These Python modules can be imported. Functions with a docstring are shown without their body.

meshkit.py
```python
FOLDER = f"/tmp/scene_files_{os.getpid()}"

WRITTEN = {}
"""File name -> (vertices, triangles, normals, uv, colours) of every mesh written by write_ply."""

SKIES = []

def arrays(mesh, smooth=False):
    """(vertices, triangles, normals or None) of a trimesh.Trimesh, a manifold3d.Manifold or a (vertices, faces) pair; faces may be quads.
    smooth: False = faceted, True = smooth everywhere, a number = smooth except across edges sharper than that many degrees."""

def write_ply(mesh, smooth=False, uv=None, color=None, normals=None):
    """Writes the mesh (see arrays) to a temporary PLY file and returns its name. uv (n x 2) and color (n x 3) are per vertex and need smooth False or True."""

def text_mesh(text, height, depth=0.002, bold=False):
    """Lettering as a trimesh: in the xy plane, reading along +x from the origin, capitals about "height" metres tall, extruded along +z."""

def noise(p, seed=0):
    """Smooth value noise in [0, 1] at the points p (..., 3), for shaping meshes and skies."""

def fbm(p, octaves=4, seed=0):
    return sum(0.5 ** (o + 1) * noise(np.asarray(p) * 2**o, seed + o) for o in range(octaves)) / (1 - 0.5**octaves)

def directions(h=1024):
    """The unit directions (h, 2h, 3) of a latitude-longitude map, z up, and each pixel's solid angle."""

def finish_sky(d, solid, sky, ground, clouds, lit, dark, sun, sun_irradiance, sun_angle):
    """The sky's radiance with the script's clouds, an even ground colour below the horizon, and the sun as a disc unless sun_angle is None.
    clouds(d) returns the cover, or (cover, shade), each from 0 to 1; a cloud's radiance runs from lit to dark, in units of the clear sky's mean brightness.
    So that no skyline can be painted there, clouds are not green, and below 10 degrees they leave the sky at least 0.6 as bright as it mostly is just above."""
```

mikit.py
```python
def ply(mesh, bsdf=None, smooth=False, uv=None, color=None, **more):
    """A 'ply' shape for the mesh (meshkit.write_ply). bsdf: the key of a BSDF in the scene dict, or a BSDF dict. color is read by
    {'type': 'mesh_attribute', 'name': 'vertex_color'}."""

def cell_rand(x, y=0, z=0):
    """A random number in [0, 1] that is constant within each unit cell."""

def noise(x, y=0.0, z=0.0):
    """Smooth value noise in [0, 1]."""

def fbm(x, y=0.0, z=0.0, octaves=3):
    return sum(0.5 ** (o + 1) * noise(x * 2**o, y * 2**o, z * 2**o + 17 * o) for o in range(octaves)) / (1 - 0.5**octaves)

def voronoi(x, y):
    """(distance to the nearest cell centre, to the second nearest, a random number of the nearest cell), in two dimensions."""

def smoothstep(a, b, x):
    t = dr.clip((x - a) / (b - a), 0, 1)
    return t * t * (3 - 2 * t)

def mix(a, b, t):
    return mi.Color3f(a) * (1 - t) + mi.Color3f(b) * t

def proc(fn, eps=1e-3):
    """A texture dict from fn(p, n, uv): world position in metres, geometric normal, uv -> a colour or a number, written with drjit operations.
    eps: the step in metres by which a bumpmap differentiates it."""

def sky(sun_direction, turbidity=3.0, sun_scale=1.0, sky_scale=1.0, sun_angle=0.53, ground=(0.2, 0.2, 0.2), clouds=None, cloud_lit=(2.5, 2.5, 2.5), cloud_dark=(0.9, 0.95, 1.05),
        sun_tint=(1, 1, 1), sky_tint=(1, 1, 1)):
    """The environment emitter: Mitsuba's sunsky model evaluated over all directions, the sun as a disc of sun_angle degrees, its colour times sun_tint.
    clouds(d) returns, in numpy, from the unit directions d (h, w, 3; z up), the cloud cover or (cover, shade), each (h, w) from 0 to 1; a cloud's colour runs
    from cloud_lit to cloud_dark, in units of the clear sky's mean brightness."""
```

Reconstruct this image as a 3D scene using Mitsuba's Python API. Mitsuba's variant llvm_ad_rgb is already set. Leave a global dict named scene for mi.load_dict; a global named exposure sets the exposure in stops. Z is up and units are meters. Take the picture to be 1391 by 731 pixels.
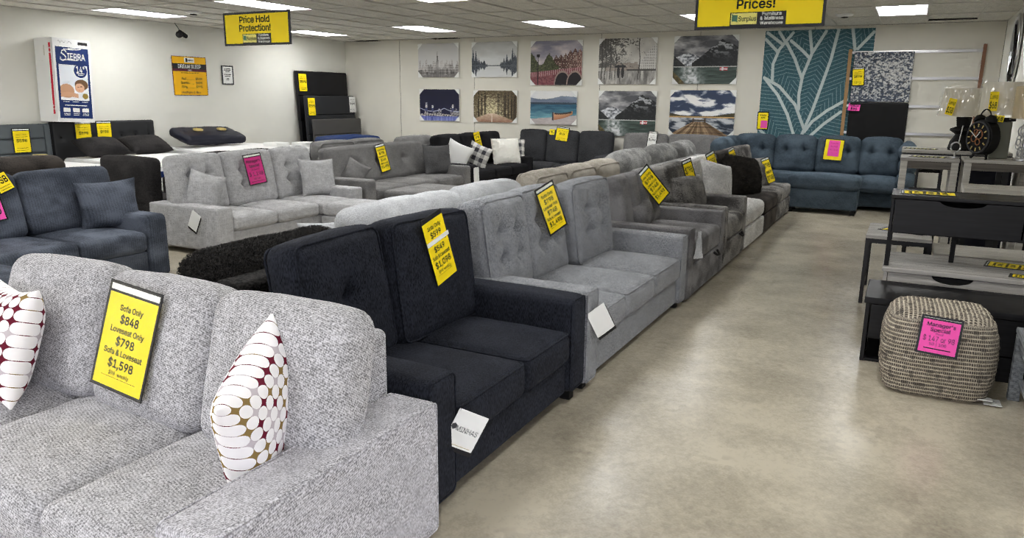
import math, random
import numpy as np, trimesh
import drjit as dr
import mitsuba as mi
import mikit, meshkit
from mikit import noise, fbm, smoothstep, mix
from mitsuba import ScalarTransform4f as T

scene, labels, place, counts = {}, {}, {}, {}
rnd = random.Random(7)

# ------------------------------------------------------------------ camera, sky, exposure
exposure = 0.5
YAW, PITCH, ROLL = 0.4828, 0.2268, 0.0104
_f = np.array([-math.sin(YAW) * math.cos(PITCH), math.cos(YAW) * math.cos(PITCH), -math.sin(PITCH)])
_r = np.array([math.cos(YAW), math.sin(YAW), 0.0])
_u = np.cross(_r, _f)
_up = -math.sin(ROLL) * _r + math.cos(ROLL) * _u
CAM = np.array([0, 0, 1.6])
scene['camera'] = {'type': 'perspective', 'fov_axis': 'x', 'fov': 2 * math.degrees(math.atan(695.5 / 1009.7)), 'near_clip': 0.05, 'far_clip': 200.0,
                   'to_world': T().look_at(origin=CAM.tolist(), target=(CAM + _f).tolist(), up=_up.tolist())}
scene['sky'] = mikit.sky((0.5, -0.4, 0.75), turbidity=4.0, sun_scale=0.0, sky_scale=17.0, ground=(0.3, 0.3, 0.3),
                         clouds=lambda d: np.ones(d.shape[:2]), cloud_lit=(0.98, 1.0, 1.16), cloud_dark=(0.8, 0.8, 0.9), sky_tint=(1, 1, 1))
LAMP = (10.3, 10.35, 10.3)          # radiance of the ceiling panels' diffusers


# ------------------------------------------------------------------ helpers
def lin(r, g=None, b=None):
    if g is None:
        g = b = r
    c = np.array([r, g, b], float) / 255
    return [float(x) for x in np.where(c <= .04045, c / 12.92, ((c + .055) / 1.055) ** 2.4)]


def srgb(a):
    a = np.clip(np.asarray(a, float) / 255, 0, 1)
    return np.where(a <= .04045, a / 12.92, ((a + .055) / 1.055) ** 2.4)


def M4(loc=(0, 0, 0), rz=0, rx=0, ry=0):
    a = trimesh.transformations.euler_matrix(math.radians(rx), math.radians(ry), math.radians(rz), 'sxyz')
    a[:3, 3] = loc
    return a


def unique(key):
    if key not in counts:
        counts[key] = 0
        return key
    counts[key] += 1
    return f'{key}_{counts[key]:03d}'


def thing(name, label, cat, loc=(0, 0, 0), rz=0, group=None, m=None):
    key = unique(name)
    place[key] = M4(loc, rz) if m is None else m
    labels[key] = {'label': label, 'category': cat}
    group = group or {'pillow': 'throw pillows on the sofas', 'canvas print': 'canvases on the back wall', 'sleeper chair': 'sleeper chairs along the aisle', 'headboard': 'headboards along the left wall', 'bed': 'beds along the left wall', 'price sign': 'price cards on the furniture', 'tag': 'hang tags on the furniture', 'media stand': 'media stands stacked on the right', 'lamp': 'table lamps on the right'}.get(cat)
    if group:
        labels[key]['group'] = group
    return key


def obj(name, mesh, mat, parent=None, smooth=False, m=None, label=None, uv=None, color=None, **more):
    """one entry of the scene; mesh may be a ply dict that is shared between copies"""
    key = unique((parent + '__' if parent else '') + name)
    root = key.split('__')[0]
    w = place.get(root, np.eye(4))
    if m is not None:
        w = w @ m
    d = dict(mesh) if isinstance(mesh, dict) else mikit.ply(mesh, mat, smooth=smooth, uv=uv, color=color, **more)
    d['to_world'] = T(w.tolist())
    scene[key] = d
    if label:
        labels.setdefault(key, {})['label'] = label
    return key


def struct(name, mesh, mat, parent=None, smooth=False, m=None, **k):
    key = obj(name, mesh, mat, parent, smooth, m, **k)
    if parent is None:
        labels[key] = {'kind': 'structure', 'label': name.replace('_', ' ')}
    return key


def box(x0, x1, y0, y1, z0, z1):
    b = trimesh.creation.box((x1 - x0, y1 - y0, z1 - z0))
    b.apply_translation(((x0 + x1) / 2, (y0 + y1) / 2, (z0 + z1) / 2))
    return b


def cat(*ms):
    ms = [x for m in ms for x in (m if isinstance(m, list) else [m])]
    return trimesh.util.concatenate(ms)


def axis_nodes(h, r, n, k=4):
    r = min(r, h * .98)
    e = np.tan(np.linspace(0, math.pi / 4, k + 1)) * r
    mid = np.linspace(-(h - r), h - r, max(2, n + 1))
    return np.concatenate([-(h - r) - e[::-1][:-1], mid, (h - r) + e[1:]])


def rbox(sx, sy, sz, r=.03, n=(8, 4, 8), puff=(0, 0, 0), amp=0.0, freq=6.0, seed=0, dents=(), k=3, sag=0.0):
    """rounded, crowned box with wrinkles and button dents on its -y face; centred"""
    h = np.array([sx, sy, sz]) / 2
    r = min(r, h.min() * .98)
    ax = [axis_nodes(h[i], r, n[i], k) for i in range(3)]
    V, F, at = [], [], 0
    for i in range(3):
        a, b = (i + 1) % 3, (i + 2) % 3
        A, B = np.meshgrid(ax[a], ax[b], indexing='ij')
        na, nb = A.shape
        ii, jj = np.meshgrid(np.arange(na - 1), np.arange(nb - 1), indexing='ij')
        q = np.stack([ii * nb + jj, (ii + 1) * nb + jj, (ii + 1) * nb + jj + 1, ii * nb + jj + 1], -1).reshape(-1, 4)
        for s in (-1, 1):
            P = np.zeros((na * nb, 3))
            P[:, a], P[:, b], P[:, i] = A.ravel(), B.ravel(), s * h[i]
            V.append(P)
            F.append((q if s > 0 else q[:, ::-1]) + at)
            at += na * nb
    V, F = np.vstack(V), np.vstack(F)
    q = np.clip(V, -(h - r), h - r)
    d = V - q
    L = np.linalg.norm(d, axis=1, keepdims=True)
    V = q + d / np.maximum(L, 1e-9) * r
    t = V / h
    g = 1 - np.clip(np.abs(t), 0, 1) ** 2.4
    D = np.zeros_like(V)
    for i in range(3):
        a, b = (i + 1) % 3, (i + 2) % 3
        D[:, i] += puff[i] * t[:, i] * g[:, a] * g[:, b]
    for (u, v, dep, rad) in dents:
        front = np.clip(-t[:, 1], 0, 1)
        rr2 = (V[:, 0] - u) ** 2 + (V[:, 2] - v) ** 2
        fold = np.exp(-((V[:, 0] - u) / .022) ** 2 - ((V[:, 2] - v) / .11) ** 2) + .7 * np.exp(-((V[:, 2] - v) / .02) ** 2 - ((V[:, 0] - u) / .10) ** 2)
        D[:, 1] += front * dep * (.6 * np.exp(-rr2 / rad ** 2) + .4 * np.exp(-rr2 / .03 ** 2) + .28 * fold)
    if sag:
        D[:, 2] -= sag * (1 - t[:, 0] ** 2) * np.clip(t[:, 2], 0, 1)
    if amp:
        nn = V / np.maximum(np.linalg.norm(V / h, axis=1, keepdims=True), 1e-6) / h
        nn /= np.maximum(np.linalg.norm(nn, axis=1, keepdims=True), 1e-6)
        D += nn * (meshkit.fbm(V * freq + 31 * seed + 50, 3, seed)[:, None] - .5) * 2 * amp
    m = trimesh.Trimesh(V + D, np.vstack([F[:, [0, 1, 2]], F[:, [0, 2, 3]]]), process=False)
    m.merge_vertices(digits_vertex=6)
    m.update_faces(m.nondegenerate_faces())
    return m


def tube(pts, rad, sides=6, closed=False):
    p = np.asarray(pts, float)
    n = len(p)
    if closed:
        t = np.roll(p, -1, 0) - np.roll(p, 1, 0)
    else:
        t = np.gradient(p, axis=0)
    t /= np.linalg.norm(t, axis=1, keepdims=True) + 1e-12
    ref = np.array([0, 0, 1.0]) if np.abs(t[:, 2]).mean() < .7 else np.array([1.0, 0, 0])
    a = np.cross(t, ref)
    bad = np.linalg.norm(a, axis=1) < .05
    a[bad] = np.cross(t[bad], [0, 1.0, 0.01])
    a /= np.linalg.norm(a, axis=1, keepdims=True) + 1e-12
    b = np.cross(t, a)
    an = np.arange(sides) * 2 * np.pi / sides
    rad = np.broadcast_to(rad, (n,))[:, None, None]
    v = p[:, None] + rad * (np.cos(an)[None, :, None] * a[:, None] + np.sin(an)[None, :, None] * b[:, None])
    m = n if closed else n - 1
    i, j = np.meshgrid(np.arange(m), np.arange(sides), indexing='ij')
    i2 = (i + 1) % n
    q = np.stack([i * sides + j, i * sides + (j + 1) % sides, i2 * sides + (j + 1) % sides, i2 * sides + j], -1).reshape(-1, 4)
    f = np.vstack([q[:, [0, 1, 2]], q[:, [0, 2, 3]]])
    v = v.reshape(-1, 3)
    if not closed:
        v = np.vstack([v, p[0], p[-1]])
        k = np.arange(sides)
        f = np.vstack([f, np.stack([k, (k + 1) % sides, k * 0 + len(v) - 2], 1)[:, ::-1], np.stack([(n - 1) * sides + k, (n - 1) * sides + (k + 1) % sides, k * 0 + len(v) - 1], 1)])
    me = trimesh.Trimesh(v, f, process=False)
    me.fix_normals() if len(f) < 3000 else None
    return me


def rrect(hx, hz, r, n=5):
    out = []
    for cx, cz, a0 in ((hx - r, hz - r, 0), (-hx + r, hz - r, 90), (-hx + r, -hz + r, 180), (hx - r, -hz + r, 270)):
        for k in range(n + 1):
            a = math.radians(a0 + 90 * k / n)
            out.append((cx + r * math.cos(a), cz + r * math.sin(a)))
    return np.array(out)


def lathe(profile, seg=32):
    return trimesh.creation.revolve(np.array(profile, float), sections=seg)


def bar(p, q, w, d=None):
    """square bar between two points"""
    p, q = np.array(p, float), np.array(q, float)
    L = np.linalg.norm(q - p)
    b = trimesh.creation.box((w, d or w, L))
    b.apply_transform(trimesh.geometry.align_vectors([0, 0, 1], (q - p) / L))
    b.apply_translation((p + q) / 2)
    return b


def text(s, h, bold=False, depth=.0008):
    """lettering centred on the origin in the xz plane, facing -y"""
    m = meshkit.text_mesh(s, h, depth, bold)
    c = (m.bounds[0] + m.bounds[1]) / 2
    v = m.vertices - [c[0], h / 2, 0]
    m = trimesh.Trimesh(np.stack([v[:, 0], -v[:, 2], v[:, 1]], 1), m.faces, process=False)
    return m


def fit_text(s, h, wmax, bold=False, depth=.0008):
    m = text(s, h, bold, depth)
    w = np.ptp(m.vertices[:, 0])
    if w > wmax:
        m.vertices[:, 0] *= wmax / w
    return m


def move(m, x=0, y=0, z=0):
    m = m.copy()
    m.apply_translation((x, y, z))
    return m


def grid_panel(w, h, nx, nz):
    """flat sheet facing -y, centred, with (u, v) of each vertex"""
    U, V = np.meshgrid(np.linspace(0, 1, nx), np.linspace(0, 1, nz), indexing='ij')
    P = np.stack([(U - .5) * w, U * 0, (V - .5) * h], -1).reshape(-1, 3)
    i, j = np.meshgrid(np.arange(nx - 1), np.arange(nz - 1), indexing='ij')
    a = i * nz + j
    q = np.stack([a, a + nz, a + nz + 1, a + 1], -1).reshape(-1, 4)
    return trimesh.Trimesh(P, np.vstack([q[:, [0, 1, 2]], q[:, [0, 2, 3]]]), process=False), U.ravel(), V.ravel()


# ------------------------------------------------------------------ materials
def mat(key, bsdf):
    scene[key] = {'type': 'twosided', 'nested': bsdf} if bsdf['type'] in ('principled', 'roughplastic', 'bumpmap', 'diffuse', 'roughconductor') else bsdf
    return key


def plain(key, c, rough=.6, spec=.5, metal=0.0, **k):
    return mat(key, {'type': 'principled', 'base_color': {'type': 'rgb', 'value': c}, 'roughness': rough, 'specular': spec, 'metallic': metal, **k})


def fab(key, c1, c2, sc=260.0, mott=.5, msc=5.0, rough=.9, sheen=.25, bump=0.0, stretch=(1, 1, 1), rib=0.0, ribd=1, spec=.2, contrast=1.4, nap=0.0, linen=0.0, rows=0.0, rowdir=(.25, .75, 1.0)):
    """woven or napped upholstery: thread speckle, mottled pile and, if asked, ribs"""
    c1, c2 = mi.Color3f(*c1), mi.Color3f(*c2)

    def height(p):
        w = noise(p.x * (sc * stretch[0]), p.y * (sc * stretch[1]), p.z * (sc * stretch[2]))
        if rows:
            q = (p.z * rowdir[2] + rowdir[1] * p.y + rowdir[0] * p.x) * (6.2832 / rows)
            w = .8 * w + .2 * (.5 + .5 * dr.sin(q + 3 * noise(p.x * 60, p.y * 60, p.z * 60)))
        if linen:
            l = linen
            w = .5 * w + .5 * dr.maximum(noise(p.x * l, p.y * l, p.z * (l * .07) + 5), noise(p.x * (l * .1), p.y * (l * .1), p.z * l))
        if rib:
            w = w * .72 + .28 * (.5 + .5 * dr.sin((p.y if ribd == 1 else p.x) * (6.2832 / rib)))
        return w

    def col(p, n, uv):
        w = height(p)
        m = fbm(p.x * msc, p.y * msc, p.z * msc, octaves=3)
        t = .5 + (w - .5) * contrast + (m - .5) * mott * 2
        if nap:
            t = t + (smoothstep(.42, .58, fbm(p.x * 3.1 + 7, p.y * 3.1, p.z * 4.3, octaves=2)) - .5) * nap
        return mix(c1, c2, dr.clip(t, 0, 1))

    b = {'type': 'principled', 'base_color': mikit.proc(col), 'roughness': rough, 'specular': spec, 'sheen': sheen, 'sheen_tint': .5}
    if bump:
        b = {'type': 'bumpmap', 'tex': mikit.proc(lambda p, n, uv: height(p), eps=.35 / sc), 'scale': bump, 'bsdf': b}
    return mat(key, b)


fab('m_gray_chenille', lin(112, 111, 113), lin(204, 203, 206), sc=290, contrast=1.55, mott=.22, rows=.0085, msc=22, bump=.0007, sheen=.3, stretch=(1, 1, .55))
fab('m_gray_chenille_arm', lin(118, 117, 121), lin(210, 209, 214), sc=290, contrast=1.5, mott=.2, rows=.0075, rowdir=(.95, -.15, 1.0), msc=22, bump=.0007, sheen=.3, stretch=(1, 1, .55))
fab('m_navy', lin(18, 20, 26), lin(38, 41, 50), sc=270, mott=.4, contrast=1.7, msc=9, bump=.0004, sheen=.2, stretch=(1, 1, .3))
fab('m_gray_weave', lin(90, 92, 96), lin(152, 154, 158), sc=260, mott=.25, contrast=1.7, msc=16, bump=.0005)
fab('m_gray_plush', lin(78, 77, 78), lin(122, 121, 122), sc=220, mott=1.0, msc=7, nap=.5, sheen=.4)
fab('m_taupe_plush', lin(60, 58, 57), lin(128, 126, 123), sc=130, mott=1.0, msc=9, nap=.6, sheen=.4)
fab('m_white_boucle', lin(150, 149, 147), lin(222, 221, 219), sc=150, mott=.5, contrast=1.6)
fab('m_brown_plush', lin(32, 29, 27), lin(62, 57, 53), sc=150, mott=1.0, nap=.6, sheen=.4)
fab('m_white_linen', lin(148, 150, 153), lin(190, 192, 194), sc=220, mott=.5, msc=8, contrast=1.1)
fab('m_beige', lin(134, 128, 117), lin(174, 168, 158), sc=200, mott=.7, msc=10)
fab('m_silver_plush', lin(104, 104, 103), lin(150, 150, 148), sc=150, mott=1.0, msc=12, nap=.4, sheen=.5)
fab('m_slate_cord', lin(48, 53, 62), lin(88, 94, 105), sc=200, mott=.8, msc=7, rib=.02, nap=.45, contrast=.9, sheen=.35)
fab('m_light_linen', lin(128, 128, 129), lin(186, 186, 187), sc=240, mott=.3, msc=20, linen=190, contrast=1.5)
fab('m_mid_gray', lin(98, 97, 97), lin(130, 129, 128), sc=160, mott=.8, msc=6)
fab('m_black_cloth', lin(14, 14, 16), lin(30, 30, 33), sc=180, mott=.6)
fab('m_black_shag', lin(12, 12, 12), lin(44, 42, 41), sc=130, mott=.5, msc=25, contrast=1.8, sheen=.2)
fab('m_charcoal', lin(42, 43, 45), lin(66, 67, 70), sc=160, mott=.7)
fab('m_blue', lin(54, 65, 74), lin(82, 95, 106), sc=140, mott=.9, msc=6, nap=.4)
fab('m_dark_charcoal', lin(24, 23, 24), lin(46, 44, 44), sc=150, mott=.9, nap=.4)
fab('m_gray_pillow', lin(70, 70, 71), lin(96, 96, 97), sc=160, mott=.7)
fab('m_fur', lin(22, 20, 19), lin(60, 56, 52), sc=70, mott=.9, msc=20, contrast=1.6)
plain('m_cream', lin(247, 246, 240), .95, .1)
plain('m_soft_white', lin(232, 232, 230), .95, .1)
plain('m_black', lin(14, 14, 15), .6, .25)
plain('m_black_metal', lin(16, 16, 17), .4, .4)
plain('m_sign_black', lin(20, 20, 24), .45, .4)
plain('m_ink', lin(18, 16, 20), .6, .3)
plain('m_yellow', lin(250, 222, 22), .55, .3)
plain('m_pink', lin(240, 84, 176), .55, .3)
plain('m_magenta', lin(205, 40, 130), .5, .3)
plain('m_paper', lin(232, 233, 230), .6, .3)
plain('m_white', lin(225, 225, 224), .6, .3)
plain('m_navy_print', lin(24, 44, 96), .4, .4)
plain('m_navy_cover', lin(12, 14, 32), .5, .4)
plain('m_blue_cover', lin(18, 42, 88), .5, .4)
plain('m_gold', lin(190, 168, 105), .5, .4)
plain('m_red', lin(190, 38, 62), .5, .3)
plain('m_maroon', lin(84, 30, 44), .5, .3)
plain('m_orange', lin(236, 178, 20), .55, .3)
plain('m_logo_green', lin(76, 120, 96), .5, .3)
plain('m_pale_yellow', lin(232, 224, 128), .55, .3)
plain('m_dark_gray', lin(62, 63, 66), .6, .3)
plain('m_headboard_gray', lin(92, 98, 102), .85, .2)
plain('m_headboard_black', lin(38, 39, 41), .55, .35)
plain('m_headboard_ink', lin(16, 16, 20), .55, .3)
plain('m_headboard_slate', lin(34, 36, 40), .6, .35)
plain('m_headboard_taupe', lin(70, 69, 68), .6, .35)
plain('m_wood_post', lin(165, 132, 92), .6, .3)
plain('m_brown_post', lin(128, 92, 72), .6, .3)
plain('m_steel', lin(200, 200, 200), .3, .5, 1.0)
plain('m_strap', lin(236, 238, 232), .3, .5)
plain('m_mirror_glass', lin(205, 208, 210), .03, .5, 1.0)
plain('m_edge', lin(200, 198, 192), .6, .3)
plain('m_print', [0.5] * 3, .5, .3)
scene['m_print']['nested']['base_color'] = {'type': 'mesh_attribute', 'name': 'vertex_color'}
plain('m_pile', [0.5] * 3, .95, .1)
scene['m_pile']['nested']['base_color'] = {'type': 'mesh_attribute', 'name': 'vertex_color'}
scene['m_clear'] = {'type': 'thindielectric', 'int_ior': 1.45}
scene['m_window'] = {'type': 'thindielectric', 'int_ior': 1.5}


def woodgrain(key, c1, c2, along='x', rough=.5, sc=1.0, spec=.4):
    c1, c2 = mi.Color3f(*c1), mi.Color3f(*c2)

    def col(p, n, uv):
        a, b = (p.x, p.y) if along == 'x' else (p.y, p.x)
        g = noise(a * 3 * sc, b * 70 * sc, p.z * 70 * sc) * .6 + noise(a * 9 * sc, b * 190 * sc, p.z * 190 * sc) * .4
        return mix(c1, c2, dr.clip(.5 + (g - .5) * 1.7, 0, 1))
    return mat(key, {'type': 'principled', 'base_color': mikit.proc(col), 'roughness': rough, 'specular': spec})


woodgrain('m_black_wood', lin(9, 9, 11), lin(20, 20, 23), rough=.4, spec=.28)
woodgrain('m_gray_wood', lin(138, 135, 131), lin(176, 173, 168), rough=.55)
woodgrain('m_gray_wood_y', lin(84, 88, 92), lin(128, 132, 134), along='y', rough=.6)
woodgrain('m_white_wood', lin(166, 163, 156), lin(196, 193, 186), rough=.6)
woodgrain('m_dark_wood', lin(70, 66, 60), lin(104, 98, 90), rough=.5)


def _floor(p, n, uv):
    big = fbm(p.x * .8, p.y * .8, 3.0, octaves=3)
    mid = fbm(p.x * 3.4 + 9, p.y * 3.4, 1.0, octaves=4)
    fine = .5 * noise(p.x * 150, p.y * 150) + .5 * noise(p.x * 48, p.y * 48)
    c = mix(lin(128, 121, 106), lin(182, 174, 156), dr.clip(.5 + (big - .5) * .9 + (mid - .5) * 1.0 + (fine - .5) * .5, 0, 1))
    spots = smoothstep(.70, .80, noise(p.x * 5.3 + 4, p.y * 4.1 + 2)) * smoothstep(.5, .75, noise(p.x * 31, p.y * 27))
    return mix(c, lin(92, 84, 72), spots * .16)


def _floor_rough(p, n, uv):
    return .2 + .2 * fbm(p.x * 2.3, p.y * 2.3, 8.0, octaves=3)


mat('m_floor', {'type': 'principled', 'base_color': mikit.proc(_floor), 'roughness': mikit.proc(_floor_rough), 'specular': .6})
plain('m_wall', lin(223, 222, 214), .8, .2)
plain('m_wall_panel', lin(216, 213, 202), .7, .25)
plain('m_joint', lin(120, 118, 110), .9, .1)


def _tile(p, n, uv):
    k = fbm(p.x * 26, p.y * 9, 2.0, octaves=3)
    pin = smoothstep(.62, .74, noise(p.x * 120, p.y * 120))
    return mix(lin(184, 182, 174), lin(206, 204, 196), k) * (1 - .18 * pin)


mat('m_tile', {'type': 'principled', 'base_color': mikit.proc(_tile), 'roughness': .9, 'specular': .1})
plain('m_tbar', lin(190, 188, 181), .7, .2)


def _dots(p, n, uv):
    a, b = uv.x, uv.y
    d = dr.sqrt(dr.square(a - dr.floor(a) - .5) + dr.square(b - dr.floor(b) - .5))
    ca, cb = dr.floor(a + .5), dr.floor(b + .5)
    k = mikit.cell_rand(ca, cb, 5)
    star = mix(lin(96, 26, 44), lin(134, 112, 68), dr.select(k > .42, 1.0, 0.0))
    star = mix(star, lin(190, 182, 186), dr.select(k > .75, 1.0, 0.0))
    return mix(lin(238, 236, 236), star, smoothstep(.462, .49, d))


mat('m_dots', {'type': 'principled', 'base_color': mikit.proc(_dots), 'roughness': .85, 'specular': .15, 'sheen': .2})


def _checks(p, n, uv):
    a, b = dr.floor(uv.x * .8), dr.floor(uv.y * .8)
    s = (a - 2 * dr.floor(a / 2)) + (b - 2 * dr.floor(b / 2))
    return mix(lin(225, 224, 220), lin(70, 70, 76), s / 2 * dr.select(s > .5, 1.0, 0.0))


mat('m_checks', {'type': 'principled', 'base_color': mikit.proc(_checks), 'roughness': .9, 'specular': .1})


def _rope(p, n, uv):
    row = dr.floor(uv.y)
    v = uv.y - row
    gap = smoothstep(.22, .34, v) * (1 - smoothstep(.86, .97, v))
    dash = smoothstep(.30, .45, dr.abs(uv.x * 1.7 + mikit.cell_rand(row, 3) - dr.floor(uv.x * 1.7 + mikit.cell_rand(row, 3)) - .5) * 2)
    fr = noise(uv.x * 2.0, row * 3.1)
    c = mix(lin(160, 151, 136), lin(198, 189, 173), fr)
    c = mix(c, lin(70, 63, 58), gap * (.25 + .75 * dash))
    blk = smoothstep(.74, .84, noise(uv.x * .5 + 3, row * 2.71))
    return mix(c, lin(48, 44, 42), blk * .6)


mat('m_rope', {'type': 'principled', 'base_color': mikit.proc(_rope), 'roughness': .95, 'specular': .1})


# ------------------------------------------------------------------ the setting
XL, XR, YB, YF, ZC = -10.96, 1.054, 13.06, -4.0, 2.73
XO, YO = 5.0, 2.6             # the room widens to x = XO in front of y = YO
struct('floor', box(XL - .2, XO + .2, YF - .2, YB + .2, -.15, 0), 'm_floor')
struct('wall_left', box(XL - .15, XL, YF, YB + .15, 0, ZC + .3), 'm_wall')
wb = struct('wall_back', box(XL, XR, YB, YB + .15, 0, ZC + .3), 'm_joint')
seams = [XL, -9.52, -7.72, -5.08, -3.3, -1.5, XR]
for a, b in zip(seams[:-1], seams[1:]):
    obj('panel', box(a + .006, b - .006, YB - .008, YB + .001, .1, ZC - .001), 'm_wall_panel', wb)
struct('wall_right', cat(box(XR, XR + .15, YO, YB + .15, 0, ZC + .3), box(XR + .15, XO + .15, YO, YO + .15, 0, ZC + .3)), 'm_wall')
# shop front with window openings, behind and to the right of the camera
fr = []
fr += [box(XL, XO + .15, YF - .15, YF, 2.5, ZC + .3), box(XL, XO + .15, YF - .15, YF, 0, .35), box(XL, -5.0, YF - .15, YF, .35, 2.5)]
fr += [box(x - .05, x + .05, YF - .15, YF, .35, 2.5) for x in (-3.3, -1.6, .1, 1.8, 3.5)]
struct('wall_front', cat(fr), 'm_wall')
struct('window_1', trimesh.Trimesh([[-5, YF - .08, .35], [XO, YF - .08, .35], [XO, YF - .08, 2.5], [-5, YF - .08, 2.5]], [[0, 1, 2], [0, 2, 3]], process=False), 'm_window')
fr = [box(XO, XO + .15, YF, YO, 2.5, ZC + .3), box(XO, XO + .15, YF, YO, 0, .35)] + [box(XO, XO + .15, y - .05, y + .05, .35, 2.5) for y in (YF + .05, -2.0, .3, YO - .05)]
struct('wall_side', cat(fr), 'm_wall')
struct('window_2', trimesh.Trimesh([[XO + .08, YF, .35], [XO + .08, YO, .35], [XO + .08, YO, 2.5], [XO + .08, YF, 2.5]], [[0, 1, 2], [0, 2, 3]], process=False), 'm_window')
struct('baseboard_back', box(XL, XR, YB - .014, YB - .008, 0, .1), 'm_dark_gray')
struct('baseboard_left', box(XL, XL + .014, YF, YB - .014, 0, .1), 'm_dark_gray')
# suspended ceiling: T-bar grid with lay-in tiles of 0.61 x 1.22 m
GX = [-.26 - .305 + .61 * k for k in range(-18, 10)]
GY = [11.15 - .61 + 1.22 * k for k in range(-13, 3)]
ce = struct('ceiling', box(XL - .1, XO + .15, YF - .1, YB + .15, ZC + .08, ZC + .3), 'm_wall')
gb = [box(x - .012, x + .012, YF, YB, ZC - .003, ZC + .03) for x in GX if XL < x < XO] + [box(XL, XO, y - .012, y + .012, ZC - .003, ZC + .03) for y in GY if YF < y < YB]
obj('grid', cat(gb), 'm_tbar', ce)
LX = [-10.02, -7.58, -5.14, -2.70, -.26]
LY = [11.15, 7.49, 3.83, .17, -3.49]
lights = {(round(-.26 - .61 * 4 * i, 2), round(y, 2)) for i in range(0, 5) for y in LY if not (i == 0 and y == 7.49)} | {(2.18, round(y, 2)) for y in (.17, -3.49)}
far = []
tile_ply = {}
for i, x in enumerate(GX):
    for j, y in enumerate(GY):
        cx, cy = x + .305, y + .61
        x0, x1, y0, y1 = max(x, XL), min(x + .61, XO), max(y, YF), min(y + 1.22, YB)
        if x1 - x0 < .05 or y1 - y0 < .05 or (round(cx, 2), round(cy, 2)) in lights:
            continue
        b = box(x0 + .004, x1 - .004, y0 + .004, y1 - .004, 0, .015)
        if cy < 4.0 or (cx > XR + .3):
            far.append(move(b, 0, 0, ZC + .004 + .004))
            continue
        key = (round(x1 - x0, 2), round(y1 - y0, 2))
        if key not in tile_ply:
            tile_ply[key] = mikit.ply(box(-(x1 - x0) / 2 + .004, (x1 - x0) / 2 - .004, -(y1 - y0) / 2 + .004, (y1 - y0) / 2 - .004, 0, .015), 'm_tile')
        obj('tile', tile_ply[key], None, ce, m=M4(((x0 + x1) / 2, (y0 + y1) / 2, ZC + .004 + rnd.uniform(0, .006)), rx=rnd.uniform(-.12, .12), ry=rnd.uniform(-.25, .25)))
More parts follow.
